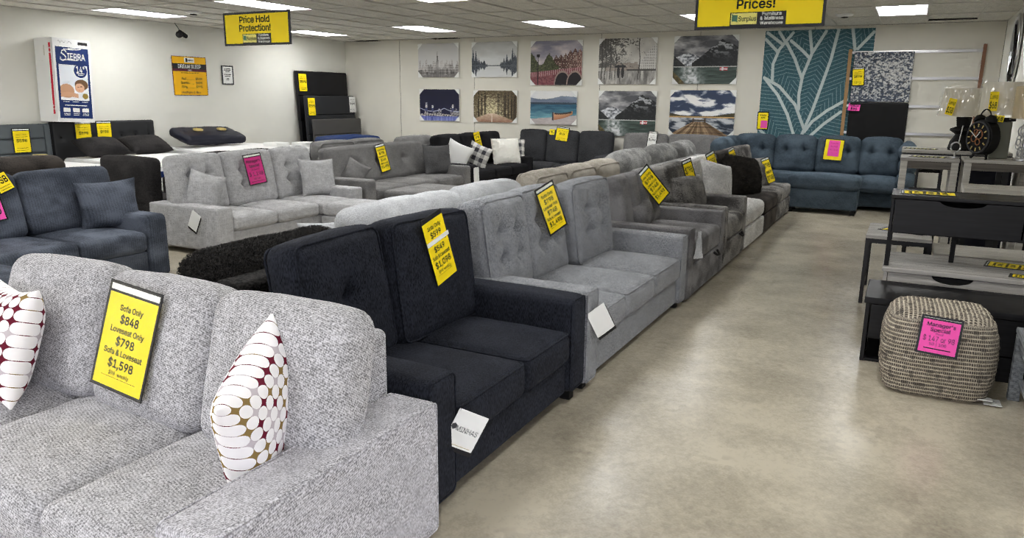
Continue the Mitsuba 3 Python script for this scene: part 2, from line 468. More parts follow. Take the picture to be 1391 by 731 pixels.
k = obj('far_tiles', cat(far), 'm_tile', ce)
labels[k] = {'kind': 'stuff', 'label': 'ceiling tiles over the front of the shop'}
fr_ply = mikit.ply(cat(box(-.305, .305, -.61, -.575, -.004, .03), box(-.305, .305, .575, .61, -.004, .03), box(-.305, -.28, -.575, .575, -.004, .03), box(.28, .305, -.575, .575, -.004, .03)), 'm_white')
df_ply = mikit.ply(trimesh.Trimesh([[-.28, -.575, 0], [-.28, .575, 0], [.28, .575, 0], [.28, -.575, 0]], [[0, 1, 2], [0, 2, 3]], process=False), 'm_white', emitter={'type': 'area', 'radiance': {'type': 'rgb', 'value': list(LAMP)}})
where = {(-10.02, 7.49): 'above the boxed mattress, nearest the left wall', (-7.58, 7.49): 'just above the left yellow hanging sign', (-5.14, 7.49): 'at the top edge, above the cityscape canvases',
         (-10.02, 11.15): 'half hidden behind the left hanging sign', (-7.58, 11.15): 'over the two leftmost canvases', (-5.14, 11.15): 'over the canal bridge canvas', (-2.7, 11.15): 'half hidden behind the right hanging sign', (-.26, 11.15): 'over the rail rack at the right end'}
for (x, y) in sorted(lights):
    lb = 'bright flat ceiling light panel ' + where.get((x, y), 'over the front of the shop')
    t = thing('ceiling_light', lb, 'ceiling light', (x, y, ZC + .004), group='ceiling light panels')
    obj('frame', fr_ply, None, t)
    obj('diffuser', df_ply, None, t)


def fuzz(mesh, n, length, width, seed=0, lift=.35):
    """loose strands standing on a mesh, as one mesh of thin triangles"""
    rng = np.random.default_rng(seed)
    tri = mesh.triangles
    ar = mesh.area_faces
    f = rng.choice(len(ar), n, p=ar / ar.sum())
    a, b = rng.random(n), rng.random(n)
    sw = a + b > 1
    a, b = np.where(sw, 1 - a, a), np.where(sw, 1 - b, b)
    p = tri[f, 0] + a[:, None] * (tri[f, 1] - tri[f, 0]) + b[:, None] * (tri[f, 2] - tri[f, 0])
    nn = mesh.face_normals[f]
    t = rng.normal(size=(n, 3))
    t -= (t * nn).sum(1, keepdims=True) * nn
    t /= np.linalg.norm(t, axis=1, keepdims=True) + 1e-9
    s = np.cross(nn, t) * width / 2
    L = length * (.6 + .7 * rng.random((n, 1)))
    mid = p + (t * .35 + nn * .5) * L
    tip = p + (t * .95 + nn * lift) * L
    V = np.stack([p - s, p + s, mid + s * .8, mid - s * .8, tip], 1).reshape(-1, 3)
    k = np.arange(n)[:, None] * 5
    F_ = np.vstack([k + [0, 1, 2], k + [0, 2, 3], k + [3, 2, 4]])
    return trimesh.Trimesh(V, F_, process=False)


# ------------------------------------------------------------------ furniture builders
def add_piping(parent, mat_, sx, sy, sz, r, m, faces=(-1,), rad=.006, axis='y'):
    """welt cord along the edge of the front face"""
    k = .2 * r
    for s in faces:
        if axis == 'y':
            q = rrect(sx / 2 - k, sz / 2 - k, max(r - k, .02))
            P = np.stack([q[:, 0], np.full(len(q), s * (sy / 2 - k)), q[:, 1]], 1)
        elif axis == 'z':
            q = rrect(sx / 2 - k, sy / 2 - k, max(r - k, .02))
            P = np.stack([q[:, 0], q[:, 1], np.full(len(q), s * (sz / 2 - k))], 1)
        else:
            q = rrect(sy / 2 - k, sz / 2 - k, max(r - k, .02))
            P = np.stack([np.full(len(q), s * (sx / 2 - k)), q[:, 0], q[:, 1]], 1)
        obj('piping', tube(P, rad, 6, True), mat_, parent, smooth=True, m=m)


def sofa(name, label, category, loc, rz, L, D, fabric, aw=.2, arm_h=.56, seat_h=.43, seat_t=.17, back_h=.82, back_top=.92, seats=(), backs=(), arms=(True, True), seat_d=None,
         legs=.06, lean=13, back_t=.2, frame_t=.16, pipe=None, tuft=(), seat_r=.045, back_r=.06, arm_r=.03, puff=.03, amp=.004, arm_pipe=False, base_front=.03, arm_D=None, back_gap=.0, group=None, seat_front=0.0,
         button=False, arm_crown=.0, rail_mat=None, seed=0, chaise=None, arm_back=None, seat_pipe=None, arm_heights=None, gap=.018, arm_mat=None, arm_seam=False, pile=None, jit=None):
    """local frame: x along the sofa, y from front (0) to back (D); seats, backs: (x0, x1) spans. Returns key and the frames of its back cushions"""
    t = thing(name, label, category, loc, rz, group)
    aD = arm_D or D
    seat_b = seat_h - seat_t
    x0 = aw if arms[0] else 0
    x1 = L - (aw if arms[1] else 0)
    obj('base', move(rbox(x1 - x0 - .004, D - base_front - .02, seat_b - legs - .004, .015, (6, 4, 2)), (x0 + x1) / 2, base_front + (D - base_front - .02) / 2, legs + (seat_b - legs) / 2), rail_mat or fabric, t, smooth=True)
    for i, on in enumerate(arms):
        if not on:
            continue
        ah = arm_heights[i] if arm_heights else arm_h
        ax = aw / 2 if i == 0 else L - aw / 2
        mm = M4((ax, aD / 2, legs + (ah - legs) / 2))
        a = obj('arm', rbox(aw, aD, ah - legs, arm_r, (4, 10, 6), puff=(0.004, .004, arm_crown), amp=amp * .6, seed=seed + 5 + i), arm_mat or fabric, t, smooth=True, m=mm)
        if arm_seam:
            add_piping(a, arm_mat or fabric, aw, aD, ah - legs, arm_r, mm, (-1, 1), .0035, 'x')
        if arm_pipe:
            add_piping(a, pipe or fabric, aw, aD, ah - legs, arm_r, mm, (-1,), .004)
    fz0 = seat_b
    ff = rbox(x1 - x0 - .006 if True else L, frame_t, back_h - fz0, .03, (8, 3, 5), amp=amp * .5, seed=seed + 9)
    obj('back_frame', ff, fabric, t, smooth=True, m=M4(((x0 + x1) / 2, D - frame_t / 2 - .01 + math.tan(math.radians(lean)) * 0, fz0 + (back_h - fz0) / 2)))
    sd = seat_d or (D - frame_t - .02)
    for i, (a, b) in enumerate(seats):
        w = b - a - .010
        mm = M4(((a + b) / 2, seat_front + sd / 2, seat_b + seat_t / 2 + .001))
        c = obj('seat_cushion', rbox(w, sd, seat_t, seat_r, (10, 10, 3), puff=(.003, .008, puff * .9), amp=amp, seed=seed + 20 + i), fabric, t, smooth=True, m=mm)
        if seat_pipe or pipe:
            add_piping(c, seat_pipe or pipe, w, sd, seat_t, seat_r, mm, (1,), .006, 'z')
    out = []
    for i, (a, b) in enumerate(backs):
        w = b - a - gap
        ln = math.radians(lean)
        h = (back_top - seat_h + .03) / math.cos(ln)
        yb = D - frame_t - .02 - back_gap - h * math.sin(ln) * .86 - back_t / 2 * math.cos(ln)
        jx, jy, jz, jr, jl = jit[i] if jit else (0, 0, 0, 0, 0)
        mm = M4(((a + b) / 2 + jx, yb + jy, seat_h - .01), rz=jz) @ M4(rx=-lean + jl) @ M4(ry=jr) @ M4((0, 0, h / 2))
        dn = [(u * w / 2, v * h / 2, .075, .065) for (u, v) in tuft]
        c = obj('back_cushion', rbox(w, back_t, h, back_r, (34, 4, 34) if tuft else (14, 4, 14), puff=(.006, puff, .016), amp=amp * 1.3, seed=seed + 40 + i, dents=dn), fabric, t, smooth=True, m=mm)
        if pile:
            q = obj('pile', fuzz(rbox(w, back_t, h, back_r, (14, 4, 14), puff=(.006, puff, .016), amp=amp * 1.3, seed=seed + 40 + i), *pile), fabric, c, m=mm)
            labels[q] = {'kind': 'stuff', 'label': 'loose shaggy pile'}
        if pipe:
            add_piping(c, pipe, w, back_t, h, back_r, mm, (-1, 1), .006)
        if button:
            for (u, v, dd, rr_) in dn:
                pz = puff * (1 - abs(u / (w / 2)) ** 2.4) * (1 - abs(v / (h / 2)) ** 2.4)
                s = trimesh.creation.icosphere(1, .011)
                s.vertices *= [1, .5, 1]
                obj('button', move(s, u, -back_t / 2 - pz + dd, v), fabric, c, smooth=True, m=mm)
        out.append((place[t] @ mm, w, back_t, h, puff))
    if legs > 0:
        for (lx, ly) in ((.08, .07), (L - .08, .07), (.08, D - .08), (L - .08, D - .08)):
            obj('leg', trimesh.creation.box((.055, .055, legs)), 'm_black', t, m=M4((lx, ly, legs / 2)))
    return t, out


def price_sign(label, m, w=.22, h=.33, lines=(), card='m_yellow', ink='m_ink', pouch=True, group='price cards in black edged pouches', clear=False, cat_='price sign', top=.16, name='price_sign', detail=True, margin=.6, frame=.011):
    """card facing local -y, centred on m"""
    t = thing(name, label, cat_, group=None, m=m)
    if pouch:
        f = frame
        obj('border', cat(box(-w / 2, w / 2, -.002, .001, h / 2 - f, h / 2), box(-w / 2, w / 2, -.002, .001, -h / 2, -h / 2 + f), box(-w / 2, -w / 2 + f, -.002, .001, -h / 2 + f, h / 2 - f), box(w / 2 - f, w / 2, -.002, .001, -h / 2 + f, h / 2 - f),
                          box(-w / 2 + f, w / 2 - f, -.002, .001, h / 2 - f - h * top * .5, h / 2 - f - h * top * .5 + f * .8)), 'm_sign_black', t)
        cz1, cz0, cw = h / 2 - f - h * top * .5, -h / 2 + f, w - 2 * f
        if top > .05:
            obj('header', box(-w / 2 + f, w / 2 - f, -.0012, .0008, h / 2 - f - h * top * .5 + f * .8, h / 2 - f), 'm_strap', t)
    else:
        cz1, cz0, cw = h / 2, -h / 2, w
    obj('card', box(-cw / 2, cw / 2, -.001, .0006, cz0, cz1), card, t)
    if lines:
        H = cz1 - cz0
        tot = sum(l[1] for l in lines) * (1 + margin)
        z = cz1 - H * .06
        ms = []
        sc = H * .9 / tot
        for (s, hh, bold) in lines:
            hh2 = hh * sc
            z -= hh2 * (1 + margin) / 2
            if s == '-':
                ms.append(box(-cw * .36, cw * .36, -.0016, -.001, z - hh2 * .12, z + hh2 * .12))
            elif s:
                ms.append(move(fit_text(s, hh2, cw * .84, bold, .0008), 0, -.001, z))
            z -= hh2 * (1 + margin) / 2
        obj('lettering', cat(ms), ink, t)
    if clear:
        g, U, V = grid_panel(w - .004, h - .004, 14, 20)
        g.vertices[:, 1] = -.004 - .0025 * meshkit.fbm(np.stack([U * 2.2, V * 3.1, U * 0], 1), 2, 3)
        obj('clear_cover', g, 'm_clear', t, smooth=True)
    return t


def on_cushion(c, u, v, roll=0, off=.012, tilt=0):
    """a frame on the front of a back cushion returned by sofa(); u, v in -1..1"""
    m, w, t_, h, pf = c
    y = -t_ / 2 - pf * (1 - abs(u) ** 2.4) * (1 - abs(v) ** 2.4) - off
    return m @ M4((u * w / 2, y, v * h / 2)) @ M4(rx=tilt, ry=roll)


STD = [('Sofa Only', .75, 1), ('$798', 1.1, 1), ('Loveseat Only', .75, 1), ('$748', 1.1, 1), ('Sofa & Loveseat', .75, 1), ('$1,498', 1.1, 1), ('-', .2, 0), ('', .3, 0)]
SHORT = [('', .3, 0), ('-', .5, 0), ('-', .5, 0), ('$598', 1.1, 1), ('', .9, 0), ('-', .5, 0), ('-', .5, 0)]


def pillow_mesh(w, h, t, n=26, seed=0, amp=.006, pinch=.10, uvscale=18.0, expo=.55):
    u = np.sin(np.linspace(-1, 1, n) * math.pi / 2 * .98) / math.sin(math.pi / 2 * .98)
    U, V = np.meshgrid(u, u, indexing='ij')
    X = w / 2 * U * (1 - pinch * (1 - V ** 2) * U ** 2)
    Z = h / 2 * V * (1 - pinch * (1 - U ** 2) * V ** 2)
    th = t / 2 * ((1 - np.abs(U) ** 3.2) * (1 - np.abs(V) ** 3.2)) ** expo
    vs, fs, uvs = [], [], []
    for s in (-1, 1):
        Y = s * (th + .004)
        P = np.stack([X, Y, Z], -1).reshape(-1, 3)
        P[:, 1] += (meshkit.fbm(P * 9 + seed * 7 + 40 + s, 3, seed) - .5) * 2 * amp * np.clip(th.ravel() / t * 3, 0, 1)
        i, j = np.meshgrid(np.arange(n - 1), np.arange(n - 1), indexing='ij')
        a = i * n + j
        q = np.stack([a, a + n, a + n + 1, a + 1], -1).reshape(-1, 4)
        if s > 0:
            q = q[:, ::-1]
        fs.append(np.vstack([q[:, [0, 1, 2]], q[:, [0, 2, 3]]]) + len(vs) * n * n)
        vs.append(P)
        uvs.append(np.stack([U * w / 2 * uvscale, V * h / 2 * uvscale], -1).reshape(-1, 2))
    # rim strip
    ring = [i * n for i in range(n)] + [(n - 1) * n + j for j in range(1, n)] + [i * n + n - 1 for i in range(n - 2, -1, -1)] + [j for j in range(n - 2, 0, -1)]
    ring = np.array(ring)
    r2 = np.roll(ring, -1)
    rf = np.vstack([np.stack([ring, ring + n * n, r2 + n * n], 1), np.stack([ring, r2 + n * n, r2], 1)])
    return trimesh.Trimesh(np.vstack(vs), np.vstack(fs + [rf]), process=False), np.vstack(uvs)


def pillow(label, mat_, m, w=.44, h=.44, t=.15, seed=0, group=None, pinch=.10, uvscale=18.0, amp=.006, name='throw_pillow', expo=.55, pile=None):
    k = thing(name, label, 'pillow', m=m, group=group)
    me, uv = pillow_mesh(w, h, t, seed=seed, pinch=pinch, uvscale=uvscale, amp=amp, expo=expo)
    obj('cover', me, mat_, k, smooth=True, uv=uv)
    if pile:
        q = obj('pile', fuzz(me, *pile), mat_, k)
        labels[q] = {'kind': 'stuff', 'label': 'loose fluffy pile'}
    n = 26
    u = np.sin(np.linspace(-1, 1, n) * math.pi / 2 * .98) / math.sin(math.pi / 2 * .98)
    side = [(a, -1) for a in u] + [(1, a) for a in u[1:]] + [(a, 1) for a in u[::-1][1:]] + [(-1, a) for a in u[::-1][1:-1]]
    P = [(w / 2 * a * (1 - pinch * (1 - b * b) * a * a), 0, h / 2 * b * (1 - pinch * (1 - a * a) * b * b)) for a, b in side]
    obj('seam', tube(P, .0045, 5, True), mat_, k, smooth=True) if mat_ != 'm_dots' and mat_ != 'm_checks' else None
    return k


def F(loc, rz, lean=0, roll=0):
    """a frame that faces -y turned by rz about z, leaning back by lean, rolled in its own plane"""
    return M4(loc, rz) @ M4(rx=-lean) @ M4(ry=roll)

# ------------------------------------------------------------------ the long row along the aisle, facing +x (nearest first)
T4 = ((-.36, .3), (.36, .3), (-.36, -.22), (.36, -.22))
s1, c1 = sofa('sofa', 'light gray chenille sofa nearest the camera, with dotted pillows and a $848 card', 'sofa', (-3.55, 1.08, 0), 0, 2.16, 1.01, 'm_gray_chenille', aw=.2, arm_h=.535, seat_h=.43, seat_t=.18, back_h=.78, back_top=.90,
              seats=[(.2, .75), (.75, 1.41), (1.41, 1.945)], backs=[(.24, .88), (.88, 1.48), (1.48, 2.09)], jit=[(0, .01, 0, -1, 0), (0, 0, 0, 1, 0), (0, -.01, 0, 0, 1)], lean=16, back_t=.22, seat_d=.86, puff=.035, back_r=.075, seat_r=.05, arm_r=.022, amp=.006, legs=.02, seed=1, arm_mat='m_gray_chenille_arm', arm_seam=True)
s2, c2 = sofa('sofa', 'dark navy loveseat with piped cushions, behind the nearest gray sofa', 'loveseat', (-1.43, 2.1, 0), 90, 1.5, 1.0, 'm_navy', aw=.19, arm_h=.585, seat_h=.42, seat_t=.17, back_h=.82, back_top=.985,
              seats=[(.19, .80), (.80, 1.31)], backs=[(.06, .66), (.66, 1.37)], lean=9, back_t=.19, frame_t=.12, pipe='m_navy', tuft=((-.02, .08),), puff=.035, arm_r=.04, arm_crown=.012, arm_pipe=True, legs=.07, amp=.005, seed=2, seat_d=.8, jit=[(.01, .01, 1.5, -1, -1), (-.01, -.015, 0, 1, 1)])
s3, c3 = sofa('sofa', 'pale gray three seat sofa with tufted piped backs, beyond the navy loveseat', 'sofa', (-1.43, 3.62, 0), 90, 2.06, 1.0, 'm_gray_weave', aw=.16, arm_h=.58, seat_h=.42, seat_t=.17, back_h=.82, back_top=.985,
              seats=[(.16, .66), (.66, 1.25), (1.25, 1.90)], backs=[(.0, .58), (.58, 1.19), (1.19, 1.80)], lean=9, back_t=.19, frame_t=.12, pipe='m_dark_gray' if False else 'm_gray_weave', tuft=T4, puff=.045, arm_r=.025, arm_pipe=True, legs=.05, seed=3, seat_d=.8, jit=[(.01, 0, 1.5, .5, 0), (.01, .02, 0, 0, -2), (.03, -.06, -5, -1, 2)])
s4, c4 = sofa('sleeper_chair', 'gray plush sleeper chair with a channelled back, beyond the pale gray sofa', 'sleeper chair', (-1.43, 5.74, 0), 90, 1.26, .98, 'm_gray_plush', aw=.15, arm_h=.6, seat_h=.49, seat_t=.2, back_h=.8, back_top=.93,
              seats=[(.15, 1.11)], backs=[(.12, .38), (.38, .63), (.63, .88), (.88, 1.14)], lean=12, back_r=.035, back_t=.15, arm_r=.02, arm_pipe=True, legs=.03, puff=.02, base_front=.0, seed=4, seat_d=.78)
s5, c5 = sofa('sleeper_chair', 'taupe gray fuzzy sleeper chair between the channelled chair and the white one', 'sleeper chair', (-1.43, 7.02, 0), 90, 1.04, .98, 'm_taupe_plush', aw=.13, arm_h=.62, seat_h=.47, seat_t=.2, back_h=.8, back_top=.93,
              seats=[(.13, .91)], backs=[(.08, .96)], lean=12, back_r=.035, back_t=.2, arm_r=.025, legs=.03, puff=.03, base_front=.0, seed=5, seat_d=.78)
s6, c6 = sofa('sleeper_chair', 'speckled white armless sleeper chair with a white pillow', 'sleeper chair', (-1.43, 8.09, 0), 90, 1.16, .98, 'm_white_boucle', arms=(False, False), seat_h=.45, seat_t=.2, back_h=.8, back_top=.93,
              seats=[(0.0, 1.16)], backs=[(.02, 1.14)], lean=12, back_r=.035, back_t=.2, legs=.03, base_front=.0, seed=6, seat_r=.07, seat_d=.8)
s7, c7 = sofa('sleeper_chair', 'dark brown velvet armless sleeper chair beside the white one', 'sleeper chair', (-1.43, 9.27, 0), 90, .93, .98, 'm_brown_plush', arms=(False, False), seat_h=.43, seat_t=.18, back_h=.8, back_top=.93,
              seats=[(0.0, .93)], backs=[(.02, .91)], lean=12, back_r=.035, back_t=.2, legs=.03, base_front=.0, seed=7, seat_d=.8)
s8, c8 = sofa('sleeper_chair', 'warm gray armless sleeper chair at the far end of the aisle row', 'sleeper chair', (-1.43, 10.22, 0), 90, 1.2, .98, 'm_taupe_plush', arms=(False, False), seat_h=.43, seat_t=.18, back_h=.8, back_top=.93,
              seats=[(0.0, 1.2)], backs=[(.02, 1.18)], lean=12, back_r=.035, back_t=.2, legs=.03, base_front=.0, seed=8, seat_d=.8)
for t, y0, n in ((s4, .16, .94), (s5, .14, .76)):
    obj('pull_loop', tube([(y0 + n * .75, -.006, .27), (y0 + n * .78, -.03, .245), (y0 + n * .85, -.034, .24), (y0 + n * .88, -.006, .27)], .011, 6), 'm_dark_charcoal', t, smooth=True)

# ------------------------------------------------------------------ second row, back to back with the first, facing -x
b1, _ = sofa('armchair', 'shaggy black armless chair seen from behind, between the navy loveseat and the light sectional', 'chair', (-3.4, 3.17, 0), -90, .97, .92, 'm_black_shag', arms=(False, False), seat_h=.43, seat_t=.2, back_h=.8, back_top=.86, seats=[(0, .97)], backs=[(0, .97)], lean=8, back_t=.26, back_r=.1, legs=.04, amp=.014, seed=11, seat_d=.62, pile=(22000, .028, .004, 3))
b2, cb2 = sofa('sofa', 'pale white gray sofa seen from behind, back to back with the navy loveseat', 'sofa', (-3.5, 5.38, 0), -90, 2.13, .98, 'm_white_linen', aw=.2, arm_h=.6, arms=(True, False), seat_h=.45, back_h=.84, back_top=.94, seats=[(.2, 1.16), (1.16, 2.12)], backs=[(.03, .92), (.92, 2.12)], lean=6, back_t=.24, back_r=.09, frame_t=.14, amp=.012, legs=.05, seed=12)
b3, _ = sofa('sofa', 'beige sofa with three back cushions, behind the pale gray three seat sofa', 'sofa', (-3.5, 7.6, 0), -90, 2.18, .98, 'm_beige', aw=.15, arm_h=.6, seat_h=.45, back_h=.8, back_top=.96, seats=[(.15, .77), (.77, 1.4), (1.4, 2.03)], backs=[(.04, .72), (.72, 1.4), (1.4, 2.12)], gap=.03, lean=6, back_t=.22, back_r=.09, frame_t=.12, pipe='m_beige', puff=.05, amp=.008, legs=.05, seed=13)
b4, _ = sofa('sofa', 'silver gray plush sofa with three loose pillow backs, beyond the beige sofa', 'sofa', (-3.55, 11.0, 0), -90, 3.3, 1.0, 'm_silver_plush', aw=.2, arm_h=.6, seat_h=.45, back_h=.84, back_top=1.0, seats=[(.2, 1.16), (1.16, 2.13), (2.13, 3.1)], backs=[(.0, 1.0), (1.0, 2.12), (2.12, 3.28)], gap=.13, lean=4, back_t=.3, back_r=.145, frame_t=.12, puff=.04, amp=.012, legs=.05, seed=14)
pillow('white fluffy pillow on the near arm of the pale white gray sofa', 'm_white_linen', F((-3.08, 3.5, .70), 60, 20), .42, .3, .16, seed=61)
w = thing('plastic_wrap', 'crumpled clear white plastic on top of the pale white gray sofa back', 'plastic wrap', (-2.95, 4.95, .79))
g, U, V = grid_panel(.3, .22, 14, 12)
g.vertices[:, 1] += (meshkit.fbm(np.stack([U * 5, V * 4, U * 0], 1), 3, 5) - .5) * .22
obj('sheet', g, 'm_strap', w, smooth=20)

# ------------------------------------------------------------------ third row, facing +x
r1, cr1 = sofa('sectional_sofa', 'slate blue corduroy sofa with a chaise and a matching square pillow, at the left edge', 'sofa', (-5.65, 2.05, 0), 90, 2.24, 1.02, 'm_slate_cord', aw=.2, arm_h=.59, seat_h=.45, seat_t=.17, back_h=.83, back_top=.93, arms=(False, True),
               seats=[(0, .75), (.75, 1.44), (1.44, 2.04)], backs=[(.02, .72), (.72, 1.43), (1.43, 2.24)], lean=14, back_t=.17, frame_t=.13, puff=.02, arm_r=.05, legs=.04, seed=21)
obj('chaise_cushion', move(rbox(.745, 1.1, .17, .05, (8, 12, 3), puff=(0, .01, .025), amp=.004), .375, -.555, .366), 'm_slate_cord', r1, smooth=True)
obj('chaise_base', move(rbox(.74, 1.06, .24, .02, (6, 8, 3)), .375, -.53, .16), 'm_slate_cord', r1, smooth=True)
r2, cr2 = sofa('sectional_sofa', 'light gray linen sectional with buttoned back, chaise and a magenta price card', 'sofa', (-5.93, 5.06, 0), 90, 2.24, 1.02, 'm_light_linen', aw=.2, arm_h=.5, seat_h=.385, seat_t=.14, back_h=.78, back_top=.95,
               seats=[(.2, .82), (.82, 1.47), (1.47, 2.04)], backs=[(.06, .74), (.74, 1.47), (1.47, 2.12)], lean=11, back_t=.17, frame_t=.13, tuft=T4, puff=.03, arm_r=.025, legs=.06, seed=22, button=True)
obj('chaise_cushion', move(rbox(.565, .93, .14, .045, (8, 12, 3), puff=(0, .01, .02), amp=.004), 1.755, -.46, .316), 'm_light_linen', r2, smooth=True)
obj('chaise_base', move(rbox(.56, .92, .18, .02, (6, 8, 3)), 1.755, -.45, .15), 'm_light_linen', r2, smooth=True)
obj('cup_port', move(trimesh.creation.cylinder(.028, .012, sections=20, transform=trimesh.geometry.align_vectors([0, 0, 1], [1, 0, 0])), -.003, .28, .41), 'm_black', r2, label='round black socket in the arm')
r3, cr3 = sofa('sofa', 'mid gray sofa with one long buttoned back, behind the light gray sectional', 'sofa', (-5.93, 7.38, 0), 90, 2.54, 1.0, 'm_mid_gray', aw=.2, arm_h=.57, seat_h=.44, seat_t=.16, back_h=.8, back_top=.91,
               seats=[(.2, .95), (.95, 1.65), (1.65, 2.34)], backs=[(.04, 2.28)], lean=12, back_t=.16, frame_t=.13, tuft=((-.55, .1), (-.05, .1), (.5, .1)), puff=.015, arm_r=.03, legs=.05, seed=23)
o1 = thing('ottoman', 'flat mid gray ottoman in front of the mid gray sofa', 'ottoman', (-5.42, 8.1, 0), 0)
obj('cushion', move(rbox(.9, .95, .17, .04, (8, 8, 3), puff=(0, 0, .02), amp=.003), 0, 0, .345), 'm_mid_gray', o1, smooth=True)
obj('base', move(rbox(.88, .93, .2, .02, (4, 4, 3)), 0, 0, .158), 'm_mid_gray', o1, smooth=True)
for a in (-1, 1):
    for b in (-1, 1):
        obj('leg', box(a * .38 - .025, a * .38 + .025, b * .4 - .025, b * .4 + .025, 0, .06), 'm_black', o1)
r4, cr4 = sofa('sofa', 'black sofa with cream, white and checked pillows near the back wall', 'sofa', (-5.95, 9.96, 0), 90, 2.2, 1.0, 'm_black_cloth', aw=.2, arm_h=.57, seat_h=.45, seat_t=.17, back_h=.84, back_top=.97,
               seats=[(.2, .8), (.8, 1.4), (1.4, 2.0)], backs=[(.06, .75), (.75, 1.42), (1.42, 2.12)], lean=11, back_t=.2, frame_t=.14, puff=.045, amp=.01, arm_r=.05, legs=.05, seed=24)

# ------------------------------------------------------------------ sofas against the back wall, facing -y
w1, cw1 = sofa('loveseat', 'charcoal three cushion sofa against the back wall under the boat canvas', 'sofa', (-6.6, 12.2, 0), 0, 1.97, .83, 'm_charcoal', aw=.19, arm_h=.62, seat_h=.42, seat_t=.17, back_h=.86, back_top=.99, seats=[(.19, .98), (.98, 1.78)], backs=[(.05, .62), (.62, 1.27), (1.27, 1.93)], lean=9, back_t=.17, frame_t=.12, puff=.03, arm_r=.035, legs=.05, seed=31)
w2, cw2 = sofa('loveseat', 'mid gray two cushion sofa under the mountain canvases, with a white card', 'sofa', (-4.61, 12.1, 0), 0, 1.86, .93, 'm_mid_gray', aw=.2, arm_h=.62, seat_h=.42, seat_t=.17, back_h=.84, back_top=.985, seats=[(.2, .93), (.93, 1.66)], backs=[(.12, .93), (.93, 1.84)], lean=8, back_t=.14, frame_t=.12, puff=.01, arm_r=.03, legs=.05, seed=32)
bl = thing('sectional_sofa', 'dark blue corner sectional with a buttoned back, under the teal leaf rug', 'sofa', (0, 0, 0))
def part(n, sx, sy, sz, c, r=.06, rx=0, rz=0, puff=(.01, .02, .02), dents=(), amp=.006, matn='m_blue', seed=0, nn=(10, 5, 8)):
    return obj(n, rbox(sx, sy, sz, r, nn, puff=puff, amp=amp, dents=dents, seed=seed), matn, bl, smooth=True, m=M4(c, rz, rx))
part('base', 2.55, .72, .22, (-1.34, 12.62, .17), .03)
part('base', .8, .76, .22, (-2.2, 11.9, .17), .03)
part('back_frame', 2.6, .16, .74, (-1.35, 12.86, .43), .06)
part('back_frame', .14, 1.4, .72, (-2.67, 12.2, .42), .06)
xs = [-2.50, -1.88, -1.26, -.63, -.06]
for i in range(4):
    part('back_cushion', xs[i + 1] - xs[i] - .008, .24, .56, ((xs[i] + xs[i + 1]) / 2, 12.66, .77), .075, rx=-9, puff=(.01, .05, .03), dents=[(-.13, .06, .09, .07), (.13, .06, .09, .07)], amp=.008, seed=i, nn=(30, 4, 30))
for i, y in enumerate((11.85, 12.5)):
    part('back_cushion', .66, .24, .50, (-2.52, y, .76), .08, rx=-9, rz=90, puff=(.01, .05, .03), dents=[(0, .06, .04, .08)], amp=.012, seed=10 + i, nn=(14, 4, 14))
xs2 = [-2.4, -1.26, -.63, -.06]
for i in range(3):
    part('seat_cushion', xs2[i + 1] - xs2[i] - .008, .62, .2, ((xs2[i] + xs2[i + 1]) / 2, 12.42, .39), .06, puff=(0, .015, .03), seed=20 + i)
part('seat_cushion', .58, .58, .2, (-2.1, 11.82, .39), .06, puff=(0, .015, .03), seed=25)
for i, z in enumerate((.48, .68, .88)):
    part('arm', .22, .8, .24, (.03 - .02 * (i == 2), 12.42 + .07 * i, z), .1, puff=(.02, .02, .03), amp=.01, seed=30 + i)
part('arm', .22, .84, .34, (.03, 12.42, .23), .04, seed=34)
for x, y in ((-2.55, 11.58), (-1.86, 11.58), (-1.4, 12.35), (-.1, 12.35), (-2.55, 12.8), (-.1, 12.8)):
    obj('leg', box(x - .03, x + .03, y - .03, y + .03, 0, .07), 'm_black', bl)
o2 = thing('ottoman', 'dark blue storage ottoman in front of the blue corner sectional', 'ottoman', (-1.02, 11.76, 0), 0)
obj('cushion', move(rbox(.98, .46, .2, .06, (10, 6, 3), puff=(0, .01, .03), amp=.004), 0, 0, .45), 'm_blue', o2, smooth=True)
obj('base', move(rbox(.94, .43, .28, .02, (6, 4, 3)), 0, 0, .21), 'm_blue', o2, smooth=True)
for a in (-1, 1):
    for b in (-1, 1):
        obj('leg', box(a * .42 - .03, a * .42 + .03, b * .16 - .03, b * .16 + .03, 0, .072), 'm_black', o2)

# ------------------------------------------------------------------ fourth row, seen over the backs of the third
f1, _ = sofa('loveseat', 'dark brown sofa seen from behind, over the back of the slate blue sofa', 'sofa', (-8.0, 4.5, 0), -90, 2.2, .9, 'm_brown_plush', aw=.18, arm_h=.6, back_h=.86, back_top=.985, seats=[(.18, 2.02)], backs=[(.02, 2.18)], lean=6, back_t=.24, back_r=.1, frame_t=.14, seed=41)
f2, _ = sofa('armchair', 'charcoal chair seen from behind, between slate blue sofa and light gray sectional', 'chair', (-7.03, 6.05, 0), 180, .86, .9, 'm_dark_charcoal', arms=(False, False), back_h=.60, back_top=.91, seats=[(0, .86)], backs=[(0, .86)], lean=-3, back_t=.16, back_r=.05, frame_t=.16, back_gap=-.15, seed=42, seat_d=.6)
f3, _ = sofa('loveseat', 'black sofa seen from behind, right behind the light gray sectional', 'sofa', (-8.15, 8.0, 0), -90, 1.85, .95, 'm_dark_charcoal', aw=.18, arm_h=.6, back_h=.8, back_top=.885, seats=[(.18, 1.67)], backs=[(.0, .6), (.6, 1.2), (1.2, 1.85)], lean=6, back_t=.24, back_r=.1, frame_t=.14, amp=.01, seed=43)
